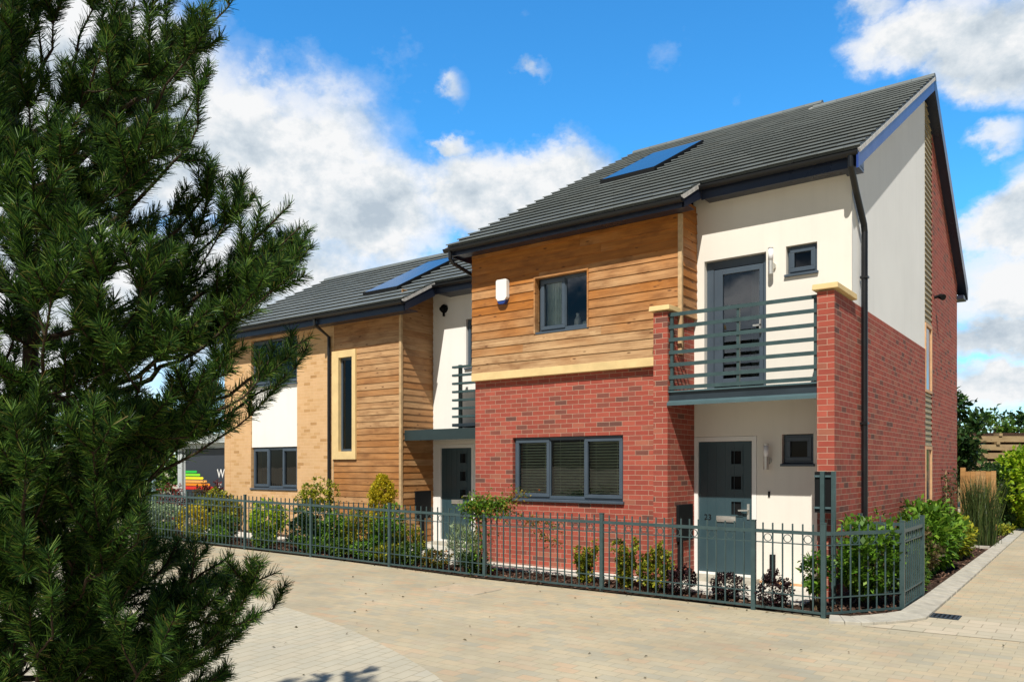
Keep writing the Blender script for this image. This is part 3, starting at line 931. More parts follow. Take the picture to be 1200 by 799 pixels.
MB().hexa([(LX0 + .02, LE + .05, lz(LE + .05) - .1), (LXM - .01, LE + .05, lz(LE + .05) - .1), (LXM - .01, LR, lz(LR) - .1), (LX0 + .02, LR, lz(LR) - .1), (LX0 + .02, LE + .05, lz(LE + .05) - .013), (LXM - .01, LE + .05, lz(LE + .05) - .013), (LXM - .01, LR, lz(LR) - .013), (LX0 + .02, LR, lz(LR) - .013)]
          ).hexa([(LXM - .01, LE + .93, lz(LE + .93) - .1), (LX1, LE + .93, lz(LE + .93) - .1), (LX1, LR, lz(LR) - .1), (LXM - .01, LR, lz(LR) - .1), (LXM - .01, LE + .93, lz(LE + .93) - .013), (LX1, LE + .93, lz(LE + .93) - .013), (LX1, LR, lz(LR) - .013), (LXM - .01, LR, lz(LR) - .013)]
          ).hexa([(LX0, LR, lz(LR) - .12), (LX1, LR, lz(LR) - .12), (LX1, 8.1, 4.95), (LX0, 8.1, 4.95), (LX0, LR, lz(LR)), (LX1, LR, lz(LR)), (LX1, 8.1, 5.05), (LX0, 8.1, 5.05)]).build('roof_deck', M['under'], HB)
rd = MB(); x = LX0
while x < LX1 - .01:
    xb = min(x + .45, LX1); z = lz(LR)
    rd.prism([(LR - .13, z - .035), (LR - .10, z + .025), (LR - .03, z + .055), (LR + .03, z + .055), (LR + .10, z + .02), (LR + .13, z - .05)], 'x', x + .002, xb - .002)
    x += .45
rd.build('ridge_tiles', M['tile'], HB)
MB().beam((LXM - .012, LE, lz(LE) - .03), (LXM - .012, LE + .92, lz(LE + .92) - .03), .03, .055).build('verge_mortar', M['mortar'], HB)
MB().beam((LX0 + .012, LE, lz(LE) - .03), (LX0 + .012, LR, lz(LR) - .03), .03, .05).build('verge_mortar', M['mortar'], HB)
lf = MB()
lf.box(LX0 + .01, LXM - .005, LE + .05, LE + .075, 4.74, LEZ - .01).box(LX0 + .01, LXM - .005, LE + .075, BF - .03, 4.77, 4.785)
lf.prism([(LE + .05, 4.74), (LE + .05, LEZ - .04), (LE + .93, lz(LE + .93) - .05), (LE + .93, lz(LE + .93) - .27)], 'x', LXM - .03, LXM - .006)
y5 = LE + .93
lf.box(LXM - .005, LX1, y5, y5 + .025, lz(y5) - .24, lz(y5) - .02).box(LXM - .005, LX1, y5 + .026, BRY, lz(y5) - .22, lz(y5) - .205)
lf.build('fascia', M['fascia'], HB)
gutter(HB, LX0, LXM, LE - .01, LEZ - .035)
gutter(HB, LXM, LX1, y5 - .062, lz(y5 - .062) - .04)
MB().tube([(-4.70, LE, LEZ - .08), (-4.70, LE, LEZ - .2), (-4.70, BF - .055, LEZ - .42), (-4.70, BF - .055, .1)], .036, 12).build('downpipe', M['pipe'], HB)
solar(HB, -4.02, -2.98, 1.03, 3.1, LEZ - LE * LSL, LSL)
setp(HB)

# ------------------------------------------------------------------ ground
def sheet(name, xs, ys, zf, mat, label=None):
    mb = MB()
    for i in range(len(xs) - 1):
        for j in range(len(ys) - 1):
            q = [(xs[i], ys[j]), (xs[i + 1], ys[j]), (xs[i + 1], ys[j + 1]), (xs[i], ys[j + 1])]
            mb.face([(x, y, zf(x)) for x, y in q], [(x, y) for x, y in q])
    return kind(mb.build(name, mat), 'structure', label)


XSG = [-600, -60, -12, -6, -2, 1, 4, 9, 20, 60, 600]
sheet('ground', XSG, [-600, -60, -12, 0, 12, 60, 600], zg, M['paver'])


def poly_sheet(name, pts, mat, dz, z=None):
    mb = MB()
    mb.face([(x, y, (zg(x) if z is None else z) + dz) for x, y in pts], [(x, y) for x, y in pts])
    return kind(mb.build(name, mat), 'structure')


arc = [(-14, -5.6), (-9.0, -4.75), (-6, -4.55), (-3.5, -4.5), (-1.6, -4.52), (-.3, -4.58), (.83, -4.70), (1.83, -4.92), (2.5, -5.11), (3.06, -5.31), (3.77, -5.59), (4.48, -5.92), (5.2, -6.35), (5.8, -6.8), (6.5, -7.5), (7.6, -9), (8.6, -11), (9.3, -14)]
mb = MB()
for (a, b) in zip(arc, arc[1:]):
    q = [(a[0], a[1]), (a[0], -30), (b[0], -30), (b[0], b[1])]
    mb.face([(x, y, zg(x) + .004) for x, y in q], [(x, y) for x, y in q])
kind(mb.build('pavement', M['paver2']), 'structure')
poly_sheet('channel', [(6.78, -1.72), (7.2, -1.10), (7.27, -.42), (14, -.35), (14, -1.1)], M['sett'], .004)
# planting bed behind the railings and along the side wall
mb = MB()
bx = [-9.5, -6, -2.0, 1.0, 3.7, 6.32]
for a, b in zip(bx, bx[1:]):
    fa_, fb_ = [(-1.42 if q > -3.2 else -1.62) for q in (a, b)]
    q = [(a, fa_), (b, fb_), (b, .3 if b > -2.3 else 2), (a, .3 if a > -2.3 else 2)]
    mb.face([(x, y, zg(x) + .022) for x, y in q], [(x, y) for x, y in q])
q = [(6.3, -1.5), (6.5, -1.50), (6.95, -.85), (6.99, .3), (6.985, 4), (6.96, 16.6), (6.1, 16.6), (6.1, .3), (6.3, .3)]
mb.face([(x, y, .0225) for x, y in q], [(x, y) for x, y in q])
kind(mb.build('planting_bed', M['mulch']), 'structure')
rc = RNG
N = 5200
px = np.concatenate([rc.uniform(-9, 6.3, 3200), rc.uniform(6.2, 6.95, 2000)])
py = np.concatenate([rc.uniform(-1.4, -.55, 3200), rc.uniform(-1.2, 12, 2000)])
pz = np.array([zg(x) for x in px]) + .025 + rc.uniform(0, .022, N)
a = rc.uniform(0, 2 * np.pi, N); L = rc.uniform(.012, .04, N); W = rc.uniform(.006, .016, N)
dx, dy = np.cos(a), np.sin(a); tz = rc.normal(0, .35, (2, N))
c = np.stack([px, py, pz], 1)
u_ = np.stack([dx * L, dy * L, tz[0] * L], 1); v_ = np.stack([-dy * W, dx * W, tz[1] * W], 1)
o = np_mesh('bark_chips', np.stack([c - u_ - v_, c + u_ - v_, c + u_ + v_, c - u_ + v_], 1), 4, M['chip'])
kind(o, 'stuff', 'brown bark chips scattered over the planting bed')
# concrete path along the house front
mb = MB()
for q in ([(-.05, -.62), (3.75, -.36), (3.75, .0), (-.05, .0)], [(3.75, -.80), (5.93, -.98), (5.93, RW), (3.75, RW)], [(-8.6, -.28), (-.05, -.45), (-.05, .05), (-8.6, .3)], [(-2.5, .05), (-.05, .05), (-.05, BRY), (-2.5, BRY)]):
    qq = [(x, y, zg(x) + .042) for x, y in q]
    lo = [(x, y, zg(x) - .05) for x, y in q]
    mb.hexa(lo + qq)
kind(mb.build('path', M['slab']), 'structure')
# kerb
outer = [(6.45, -1.79), (6.76, -1.68), (6.97, -1.47), (7.14, -1.20), (7.26, -.94), (7.255, .5), (7.24, 3.2), (7.20, 8), (7.16, 13.7), (7.14, 20)]
inner = [(6.40, -1.56), (6.60, -1.50), (6.75, -1.30), (6.88, -1.06), (6.98, -.82), (7.00, .5), (6.995, 3.2), (6.98, 8), (6.965, 13.7), (6.95, 20)]
kb = MB()
for k in range(len(outer) - 1):
    n = max(1, round((Vector(outer[k + 1]) - Vector(outer[k])).length / .45)) if k >= 4 else 2
    for i in range(n):
        f0, f1 = i / n + .008, (i + 1) / n - .008
        g = lambda A, f: (A[k][0] + (A[k + 1][0] - A[k][0]) * f, A[k][1] + (A[k + 1][1] - A[k][1]) * f)
        a, b, c, d_ = g(outer, f0), g(outer, f1), g(inner, f1), g(inner, f0)
        kb.hexa([(*a, -.05), (*b, -.05), (*c, -.05), (*d_, -.05), (*a, .035), (*b, .035), (*c, .06), (*d_, .06)])
kind(kb.build('kerb', M['kerb'], bevel=.006), 'structure')
kind(MB().box(6.3, 6.96, 8.0, 8.14, -.02, .075).build('kerb', M['kerb']), 'structure')
# drain and inspection cover
dg = thing('drain_grate', 'dark iron drain grate in the paving beside the kerb corner', 'drain', (7.39, -.60, 0))
MB().box(-.16, .16, -.15, .15, -.05, .006).build('pan', M['black'], dg)
g = MB()
g.box(-.16, .16, -.15, -.125, .006, .012).box(-.16, .16, .125, .15, .006, .012).box(-.16, -.135, -.125, .125, .006, .012).box(.135, .16, -.125, .125, .006, .012)
for k in range(6):
    g.box(-.12 + k * .045, -.10 + k * .045, -.125, .125, .006, .0125)
g.build('bars', M['steel'], dg)
p0 = Vector((1.75, -2.35, 0))
ic = thing('inspection_cover', 'recessed inspection cover filled with pinkish paving in front of the railings', 'drain cover', p0)
g = MB()
for (a, b, c, d_) in ((-.42, .42, -.3, -.293), (-.42, .42, .293, .3), (-.42, -.413, -.293, .293), (.413, .42, -.293, .293)):
    g.box(a, b, c, d_, -.02, .007)
g.build('frame', M['kerb'], ic)
M['pink'] = brick_mat('pinkish block paving', [(0, (.44, .36, .25)), (.5, (.49, .37, .25)), (1, (.47, .39, .27))], (.38, .32, .23), w=.21, h=.14, ms=.004, bump=.3)
MB().box(-.413, .413, -.293, .293, -.02, .005).build('infill', M['pink'], ic)

# ------------------------------------------------------------------ RAILINGS
RF = thing('railing_fence', 'long grey green metal railing with rings along the front gardens', 'railing', (6.32, -1.5, 0))
posts = [(-8.40, -1.64), (-6.50, -1.60), (-4.55, -1.54), (-2.68, -1.44), (-.70, -1.40), (1.31, -1.36), (3.37, -1.37), (5.50, -1.45), (6.32, -1.50), (6.95, -.56), (6.955, .66), (6.2, .67)]
posts = [(-10.4, -1.68)] + posts
prev = None


def panel(p, q, name='panel'):
    P, Q = Vector((p[0], p[1], zg(p[0]))), Vector((q[0], q[1], zg(q[0])))
    d = Q - P
    L = d.length
    n = max(2, round(L / .1205))
    dd = d.normalized(); up = Vector((0, 0, 1))
    mb = MB()
    for k in range(1, n):
        c = P + d * (k / n)
        mb.box(c.x - .0075, c.x + .0075, c.y - .0075, c.y + .0075, c.z + .06, c.z + 1.045)
    for z, h in ((.815, .012), (.225, .012), (.05, .025)):
        mb.beam(P + up * z, Q + up * z, .022, h)
    for k in range(1, n, 2):
        if k == n - 1 and n % 2 == 0:
            continue
        c = P + d * ((k + .5) / n) + up * .872
        mb.ring(c, .044, .0055, dd, up)
    o = mb.build(name, M['rail'], RF)
    MB().beam(P + up * .945, Q + up * .945, .03, .04).build('top_rail', M['rail'], o)


for k, p in enumerate(posts):
    z = zg(p[0])
    h = .045 if 0 < p[0] else .04
    c = MB().box(p[0] - h / 2 - .003, p[0] + h / 2 + .003, p[1] - h / 2, p[1] + h / 2, z - .05, z + 1.06)
    c.box(p[0] - h / 2 - .006, p[0] + h / 2 + .006, p[1] - h / 2 - .003, p[1] + h / 2 + .003, z + 1.06, z + 1.072)
    c.build('post', M['rail'], RF)
    if k:
        panel(posts[k - 1], p)
setp(RF)
# fence behind, beside the pavilion
RB = thing('railing_fence', 'low railing with pale top rail beside the charcoal sign', 'railing', (-12.5, 1.2, .2))
a_, b_ = Vector((-12.6, 1.0, .2)), Vector((-19.5, 2.6, .2))
mb = MB()
for k in range(1, 50):
    c = a_ + (b_ - a_) * (k / 50)
    mb.box(c.x - .008, c.x + .008, c.y - .008, c.y + .008, .25, 1.2)
mb.beam(a_ + Vector((0, 0, .25)), b_ + Vector((0, 0, .25)), .02, .02)
mb.build('pickets', M['rail'], RB)
M['railp'] = plain('pale blue grey rail', (.22, .32, .36), .4, .1, 4)
MB().beam(a_ + Vector((0, 0, 1.12)), b_ + Vector((0, 0, 1.12)), .05, .06).build('top_rail', M['railp'], RB)
for k in (0, .27, .54, .81):
    c = a_ + (b_ - a_) * k
    MB().box(c.x - .04, c.x + .04, c.y - .04, c.y + .04, .1, 1.36).build('post', M['railp'], RB)
setp(RB)
# small sign seen from behind, on two posts by the pier
SB = thing('sign_board', 'dark back of a small sign on two thin posts against the brick pier', 'sign', (6.14, -.74, 0))
s_ = MB().box(6.00, 6.245, -.725, -.71, 1.14, 1.64).build('panel', M['black'], SB)
for x in (6.105, 6.235):
    MB().box(x - .024, x + .024, -.79, -.745, -.05, 1.645).build('post', M['rail'], SB)
for z in (1.20, 1.585):
    MB().box(6.0, 6.25, -.744, -.726, z - .012, z + .012).build('clip', M['flange'], SB)
setp(SB)

# ------------------------------------------------------------------ VASES IN THE WINDOW
def lathe(prof, n=16):
    mb = MB()
    for (r0, z0), (r1, z1) in zip(prof, prof[1:]):
        for k in range(n):
            t0, t1 = 2 * math.pi * k / n, 2 * math.pi * (k + 1) / n
            mb.face([(r0 * math.cos(t0), r0 * math.sin(t0), z0), (r0 * math.cos(t1), r0 * math.sin(t1), z0), (r1 * math.cos(t1), r1 * math.sin(t1), z1), (r1 * math.cos(t0), r1 * math.sin(t0), z1)])
    return mb


MB().box(1.40, 2.35, .075, .24, 3.90, 3.915).build('inner_sill', M['white'], HR)
o = lathe([(.001, 0), (.05, 0), (.062, .08), (.058, .16), (.028, .21), (.024, .24), (.034, .26), (.026, .262), (.02, .23)]).build('vase', M['white'], smooth=True, loc=(2.03, .15, 3.9155))
tag(o, 'tall white vase standing in the upper window', 'vase')
o = lathe([(.001, 0), (.05, 0), (.085, .04), (.09, .07), (.078, .10), (.04, .125), (.02, .13), (.018, .15), (.001, .155)]).build('lidded_pot', M['curtain'], smooth=True, loc=(2.21, .15, 3.9155))
tag(o, 'small round lidded pot beside the vase in the upper window', 'pot')

# ------------------------------------------------------------------ SALES PAVILION with sign
PV = thing('sales_pavilion', 'low pavilion with pale flat roof and charcoal energy sign at the left', 'building', (-10.5, 2.0, .2))
MB().box(-12.66, -7.0, 2.0, 2.06, .55, 2.20).build('sign_panel', plain('charcoal sign board', (.030, .036, .048), .5, .06, 2), PV)
sp_ = [c for c in PV.children if c.name.startswith('sign_panel')][0]
MB().box(-13.02, -12.80, 1.96, 2.16, .15, 2.22).box(-12.70, -12.665, 1.985, 2.05, .2, 2.2).build('column', plain('pale grey column', (.50, .54, .54), .5, .05, 3), PV)
MB().box(-13.2, -6.8, 1.75, 6.0, 2.36, 2.62).box(-13.05, -6.8, 1.9, 5.9, 2.22, 2.36).build('flat_roof', plain('pale grey fascia', (.46, .50, .49), .5, .06, 3), PV)
MB().box(-12.8, -7.0, 2.065, 5.8, .1, 2.22).build('wall', M['black'], PV)
bars = [((.02, .50, .05), 551.2, 554.0, 230.6), ((.25, .72, .02), 554.8, 557.6, 234.4), ((.86, .78, .02), 558.6, 561.4, 238.2), ((.85, .40, .10), 562.4, 565.2, 242.2), ((.82, .26, .015), 566.0, 569.0, 245.8), ((.65, .03, .02), 569.8, 573.4, 250.2)]


def sgn(px, py, y=2.0):
    k = (px - 600) / 923.0
    # intersect the pixel column with the plane of the sign
    dx, dy = RGT.x * k + FWD.x, RGT.y * k + FWD.y
    f = (y - CAM.y) / dy
    return CAM.x + dx * f, CAM.z + (546.7 - py) / 923.0 * f


for i, (c, ya, yb, xr) in enumerate(bars):
    x0 = -12.655
    x1 = sgn(xr, ya)[0]
    zt, zb = sgn(xr, ya)[1], sgn(xr, yb)[1]
    zt, zb = sgn(217, ya)[1] * .5 + zt * .5, sgn(217, yb)[1] * .5 + zb * .5
    MB().prism([(x0, zb), (x1 - .02, zb), (x1 + .02, (zt + zb) / 2), (x1 - .02, zt), (x0, zt)], 'y', 1.992, 1.999).build('energy_bar', plain('sign colour %d' % i, c, .4, .02, 3), sp_)
for txt, px, py, h in (('W', 254.5, 559.6, .25), ('AN', 255.8, 568.6, .075), ('M', 255.8, 572.9, .075)):
    x, z = sgn(px, py)
    text_mesh('lettering', txt, h * 1.42, M['white'], sp_, (x, 1.996, z), (R(90), 0, 0))
setp(PV)
# ------------------------------------------------------------------ PLANTS
def unit(a):
    return a / np.maximum(np.linalg.norm(a, axis=-1, keepdims=True), 1e-9)


def leaf_quads(P, A, L, W, rg):
    """folded pointed leaves at P along unit axis A"""
    N = len(P)
    L = np.broadcast_to(np.asarray(L, float).reshape(-1, 1), (N, 1)); W = np.broadcast_to(np.asarray(W, float).reshape(-1, 1), (N, 1))
    up = np.array([0, 0, 1.0]) + rg.normal(0, .45, (N, 3))
    S = unit(np.cross(A, up)); Nn = np.cross(S, A)
    tip = P + A * L - Nn * L * rg.uniform(-.05, .28, (N, 1))
    mid = P + A * L * .48 + Nn * L * .05
    return np.stack([P, mid + S * W, tip, mid - S * W], 1)


def lobes(rg, n):
    return unit(rg.normal(0, 1, (n, 3)) + np.array([0, 0, .4])), rg.uniform(.12, .38, n)


def crown_points(rg, n, shape):
    """points in a lumpy unit crown: x, y within about 1, z from 0 to 1"""
    d = unit(rg.normal(0, 1, (n, 3)))
    if shape == 'column':
        z = rg.uniform(0, 1, n) ** .9
        rr = (np.minimum(1, (1 - z) * 4.5 + .22) * .95) * np.sqrt(rg.uniform(.25, 1, n)) * (1 + .18 * np.sin(9 * z + 3 * np.arctan2(d[:, 1], d[:, 0])))
        a = rg.uniform(0, 2 * np.pi, n)
        return np.stack([rr * np.cos(a), rr * np.sin(a), z], 1), np.stack([np.cos(a), np.sin(a), np.full(n, 1.1)], 1)
    if shape == 'upright':
        z = rg.uniform(.05, 1, n)
        a = rg.uniform(0, 2 * np.pi, n); k = rg.integers(0, 9, n)
        sa = np.linspace(0, 2 * np.pi, 9, endpoint=False)[k] + .3 * k; sr = (.35 + .6 * ((k * 7) % 9) / 9)
        top = .6 + .4 * ((k * 5) % 9) / 9
        z = z * top
        c = np.stack([np.cos(sa) * sr * (.25 + .8 * z), np.sin(sa) * sr * (.25 + .8 * z), z], 1)
        c[:, :2] += rg.normal(0, .10, (n, 2))
        return c, np.stack([np.cos(a), np.sin(a), np.full(n, .5)], 1)
    ld, la = lobes(rg, 9)
    amp = 1 - .25 + (np.maximum(0, d @ ld.T) ** 6 * la).sum(1)
    r = amp * rg.uniform(.35, 1, n) ** .5
    p = d * r[:, None]
    p[:, 2] = p[:, 2] * .5 + .5
    return p, d + np.array([0, 0, .35])


def stems(rg, ends, base, r0, n):
    mb = MB()
    idx = rg.choice(len(ends), min(n, len(ends)), replace=False)
    for i in idx:
        e = Vector(ends[i]); b = Vector(base) + Vector((rg.normal(0, .03), rg.normal(0, .03), 0))
        m = (b + e) / 2 + Vector((rg.normal(0, .04), rg.normal(0, .04), .04))
        mb.tube([b, m, e], [r0, r0 * .7, r0 * .35], 5)
    return mb


def shrub(name, label, cat, x, y, rx, ry, h, mat, n, per=7, leaf=(.07, .022), shape='dome', seed=1, group=None, z0=0.0, stem_n=9, upness=.0, top=None):
    rg = np.random.default_rng(seed)
    per = int(per * 1.5); leaf = (leaf[0] * .84, leaf[1] * .84)
    z = zg(x) + .02
    root = thing(name, label, cat, (x, y, z), group)
    P, D = crown_points(rg, n, shape)
    P = P * np.array([rx, ry, h]) + np.array([0, 0, z0])
    P[:, 2] = np.maximum(P[:, 2], .02)
    D = unit(D)
    Q = np.repeat(P, per, 0) + rg.normal(0, leaf[0] * .35, (n * per, 3))
    A = unit(np.repeat(D, per, 0) * .9 + rg.normal(0, .75, (n * per, 3)) + np.array([0, 0, upness]))
    sc = rg.uniform(.6, 1.25, n * per)
    V = leaf_quads(Q, A, leaf[0] * sc, leaf[1] * sc, rg)
    V[..., 2] = np.maximum(V[..., 2], .005)
    if top:
        zz = V[:, 0, 2] > top[0] * h
        np_mesh('foliage', V[~zz], 4, M[mat], root); np_mesh('top_growth', V[zz], 4, M[top[1]], root)
    else:
        np_mesh('foliage', V, 4, M[mat], root)
    stems(rg, P, (0, 0, -.02), .008 if h > .5 else .005, stem_n).build('stem', M['stem'], root)
    return root


# corner enclosure and side bed
shrub('laurel_shrub', 'glossy bright green leafy shrub filling the corner of the railings', 'shrub', 6.52, -.42, .34, .64, .98, 'laurel leaves', 400, 7, (.10, .030), seed=21, stem_n=16)
shrub('laurel_shrub', 'small bright leafy shrub leaning out left of the corner post', 'shrub', 6.13, -1.12, .15, .20, .58, 'laurel leaves', 60, 6, (.09, .026), seed=22, z0=.14)
shrub('broadleaf_shrub', 'fresh green low shrub just outside the end panel of the railings', 'shrub', 6.66, 1.15, .30, .55, .70, 'mid green leaves', 260, 7, (.07, .024), seed=23)
shrub('laurel_shrub', 'wide laurel with large drooping leaves below the side wall', 'shrub', 6.60, 3.5, .42, 1.3, .98, 'laurel leaves', 520, 6, (.15, .036), seed=24, stem_n=18)
shrub('laurel_shrub', 'yellow edged laurel at the far end of the side wall bed', 'shrub', 6.62, 5.6, .36, .9, .72, 'yellow green leaves', 260, 6, (.13, .034), seed=25)
shrub('broadleaf_shrub', 'brownish open shrub between the two laurels by the side wall', 'shrub', 6.62, 2.2, .30, .6, .66, 'brown leaves', 170, 6, (.07, .02), seed=26)
shrub('lime_bush', 'tall yellow green bush at the edge of the path beyond the houses', 'bush', 7.0, 14.6, .85, 1.6, 2.35, 'lime leaves', 900, 7, (.17, .055), seed=27, stem_n=14)
shrub('lime_bush', 'second lower lime bush further along the path', 'bush', 6.9, 18.2, .8, 1.5, 1.5, 'lime leaves', 420, 7, (.17, .055), seed=28)
shrub('groundcover_plant', 'flat yellow green plant at the foot of the lime bush', 'plant', 6.75, 12.0, .25, .6, .25, 'yellow green leaves', 110, 6, (.08, .025), seed=29)
shrub('hedge_bush', 'dark green bush behind the timber garden fence', 'bush', 6.5, 13.6, .8, .9, 1.72, 'dark green leaves', 480, 7, (.12, .04), seed=30)


def climber(x, y, h, label, seed, w=.16, mat='mid green leaves', face='x'):
    rg = np.random.default_rng(seed)
    z = zg(x) + .02
    root = thing('climbing_plant', label, 'climbing plant', (x, y, z), 'climbers along the side wall')
    mb = MB(); pts = []
    for k in range(4):
        p = [Vector((rg.normal(0, .02), rg.normal(0, .04), 0))]
        for i in range(7):
            p.append(p[-1] + Vector((rg.normal(0, .012), rg.normal(.05 * (1 if k % 2 else .2), w * .35), h / 7 * rg.uniform(.6, 1.1))))
        mb.tube(p, [.006 - .0006 * i for i in range(8)], 5)
        for q in p[1:]:
            pts += [np.array(q)] * 5
    P = np.array(pts) + rg.normal(0, .045, (len(pts), 3))
    P = np.repeat(P, 3, 0) + rg.normal(0, .03, (len(P) * 3, 3)); P[:, 0] = np.maximum(P[:, 0], -.06)
    np_mesh('foliage', leaf_quads(P, unit(rg.normal(0, 1, P.shape)), rg.uniform(.04, .08, len(P)), rg.uniform(.012, .022, len(P)), rg), 4, M[mat], root)
    mb.build('stem', M['stem'], root)
    MB().tube([(.0, .02, -.05), (-.03, .03, h * .92)], .011, 6).build('cane', M['trim'], root)


climber(6.26, 1.35, .98, 'thin climber on a cane beside the black downpipe', 41)
climber(6.26, 3.4, 1.12, 'dark leaved climber leaning along the side wall in the middle', 42, .3, 'dark green leaves')
climber(6.26, 7.6, 1.75, 'tallest climber near the rear corner of the side wall', 43, .2, 'dark green leaves')

# tall wispy grass against the garden fence
rg = np.random.default_rng(51)
tg = thing('tall_grass', 'tall wispy grass clump in front of the timber garden fence', 'grass clump', (6.66, 9.1, .02))
N = 1100
b = np.stack([rg.normal(0, .13, N), rg.normal(0, .40, N), np.zeros(N)], 1)
a = rg.uniform(0, 2 * np.pi, N); h = rg.uniform(.5, 1.5, N); lean = rg.uniform(.05, .42, N) * h
dr = np.stack([np.cos(a), np.sin(a), np.zeros(N)], 1)
sd = np.stack([-np.sin(a), np.cos(a), np.zeros(N)], 1) * .006
mid = b + dr * (lean * .35)[:, None] + np.array([0, 0, 1]) * (h * .6)[:, None]
tip = b + dr * lean[:, None] + np.array([0, 0, 1]) * h[:, None]
np_mesh('blades', np.concatenate([np.stack([b - sd, b + sd, mid + sd, mid - sd], 1), np.stack([mid - sd, mid + sd, tip + sd * .3, tip - sd * .3], 1)]), 4, M['dry grass blades'], tg)

# front bed, right to left
pu = 'dark purple shrubs below the front door'
shrub('purple_shrub', 'dark purple low shrub below the meter cabinet of the brick porch', 'shrub', 4.42, -1.08, .23, .22, .40, 'purple leaves', 190, 7, (.038, .015), seed=61, group=pu)
shrub('purple_shrub', 'dark purple low shrub below the letterbox side of the door', 'shrub', 5.02, -1.12, .23, .22, .38, 'purple leaves', 190, 7, (.038, .015), seed=62, group=pu)
shrub('purple_shrub', 'dark purple low shrub nearest the corner post, poking through the railings', 'shrub', 5.72, -1.32, .22, .24, .44, 'purple leaves', 190, 7, (.038, .015), seed=63, group=pu)
ye = 'yellow green shrubs under the wide window'
shrub('euonymus_shrub', 'yellow green shrub left of the railing post under the wide window', 'shrub', 2.80, -.92, .26, .24, .62, 'yellow green leaves', 230, 7, (.05, .019), 'upright', seed=64, group=ye, upness=.4)
shrub('euonymus_shrub', 'tallest yellow tipped shrub right of the railing post under the wide window', 'shrub', 3.50, -.98, .28, .24, .72, 'yellow green leaves', 280, 7, (.052, .02), 'upright', seed=65, group=ye, upness=.4)
shrub('euonymus_shrub', 'yellow green bushy shrub in front of the brick pier', 'shrub', 3.98, -1.0, .28, .24, .60, 'yellow green leaves', 260, 7, (.052, .02), seed=66, group=ye, upness=.3)
shrub('groundcover_plant', 'low orange tinged plant left of the climbing rose', 'plant', .15, -1.22, .34, .16, .34, 'orange tinged leaves', 190, 7, (.045, .018), seed=67)
shrub('groundcover_plant', 'low green plant at the rail beside the left front door path', 'plant', -.45, -1.2, .30, .16, .40, 'mid green leaves', 180, 7, (.045, .018), seed=68)
shrub('groundcover_plant', 'low dark plant at the foot of the climbing rose', 'plant', .95, -1.18, .30, .16, .36, 'dark green leaves', 150, 7, (.05, .02), seed=69)
shrub('lavender_clump', 'feathery grey green clump in front of the left front door', 'plant', .22, -.55, .38, .26, .66, 'silver leaves', 260, 8, (.10, .007), seed=70, upness=.9)
shrub('golden_conifer', 'golden upright conifer in front of the timber boarding', 'conifer', -1.98, -.34, .25, .24, 1.46, 'golden leaves', 1100, 8, (.05, .015), 'column', seed=71, upness=.8)
shrub('leafy_shrub', 'mid green shrub below the golden conifer', 'shrub', -1.18, -.92, .36, .30, .82, 'laurel leaves', 420, 7, (.06, .022), seed=72)
shrub('leafy_shrub', 'yellowish leafy shrub left of the golden conifer', 'shrub', -1.95, -.95, .46, .30, .80, 'yellow green leaves', 460, 7, (.06, .022), seed=73)
shrub('leafy_shrub', 'dark leafy shrub between the conifer and the bay tree', 'shrub', -2.62, -.98, .42, .28, .76, 'laurel leaves', 420, 7, (.065, .022), seed=74)
shrub('leafy_shrub', 'low green plants behind the rail right of the conifer', 'shrub', -.72, -.85, .32, .26, .60, 'yellow green leaves', 200, 7, (.055, .02), seed=75)
shrub('rounded_shrub', 'tall rounded shrub with pale variegated top left of the downpipe', 'shrub', -3.62, -.55, .44, .42, 1.34, 'mid green leaves', 620, 7, (.055, .022), seed=76, top=(.62, 'yellow green leaves'))
shrub('leafy_shrub', 'dark lower shrub in front of the tall rounded shrub', 'shrub', -3.35, -1.1, .40, .22, .72, 'dark green leaves', 260, 7, (.06, .022), seed=77)
shrub('leafy_shrub', 'bright lime shrub below the lower left window', 'shrub', -4.85, -.85, .50, .34, .80, 'lime leaves', 480, 7, (.07, .024), seed=78)
shrub('leafy_shrub', 'blue green small shrub left of the bright lime shrub', 'shrub', -6.0, -1.05, .50, .28, .60, 'mid green leaves', 240, 7, (.06, .022), seed=79)
shrub('leafy_shrub', 'yellow leaved low shrub behind the rail at the house corner', 'shrub', -7.0, -1.15, .6, .26, .72, 'golden leaves', 240, 7, (.06, .022), seed=80)
shrub('silver_shrub', 'larger pale silver green shrub behind the left railings', 'shrub', -8.35, -1.05, .62, .34, .72, 'silver leaves', 340, 7, (.07, .02), seed=81)
shrub('silver_shrub', 'pale silver green shrub at the far left of the railings', 'shrub', -9.7, -.95, .65, .36, .82, 'silver leaves', 340, 7, (.07, .02), seed=82)
shrub('leafy_shrub', 'yellowish leafy shrub behind the silver green shrubs', 'shrub', -8.6, .4, .9, .4, .95, 'yellow green leaves', 360, 7, (.08, .025), seed=83)
shrub('red_shrub', 'low red leaved shrub behind the far left railings', 'shrub', -10.2, .2, .5, .35, .95, 'red leaves', 200, 7, (.07, .024), seed=84)
shrub('red_shrub', 'dark red shrub in front of the charcoal sign', 'shrub', -9.75, 1.0, .32, .3, 1.18, 'red leaves', 200, 7, (.09, .024), 'upright', seed=85)
shrub('hedge_bush', 'brownish green hedge below the charcoal sign', 'hedge', -9.3, .75, 1.2, .35, .98, 'brown leaves', 420, 7, (.08, .024), seed=86)
shrub('hedge_bush', 'clipped green hedge behind the low pale railing', 'hedge', -14.4, 1.0, 2.4, .45, .95, 'mid green leaves', 700, 7, (.09, .03), seed=87)

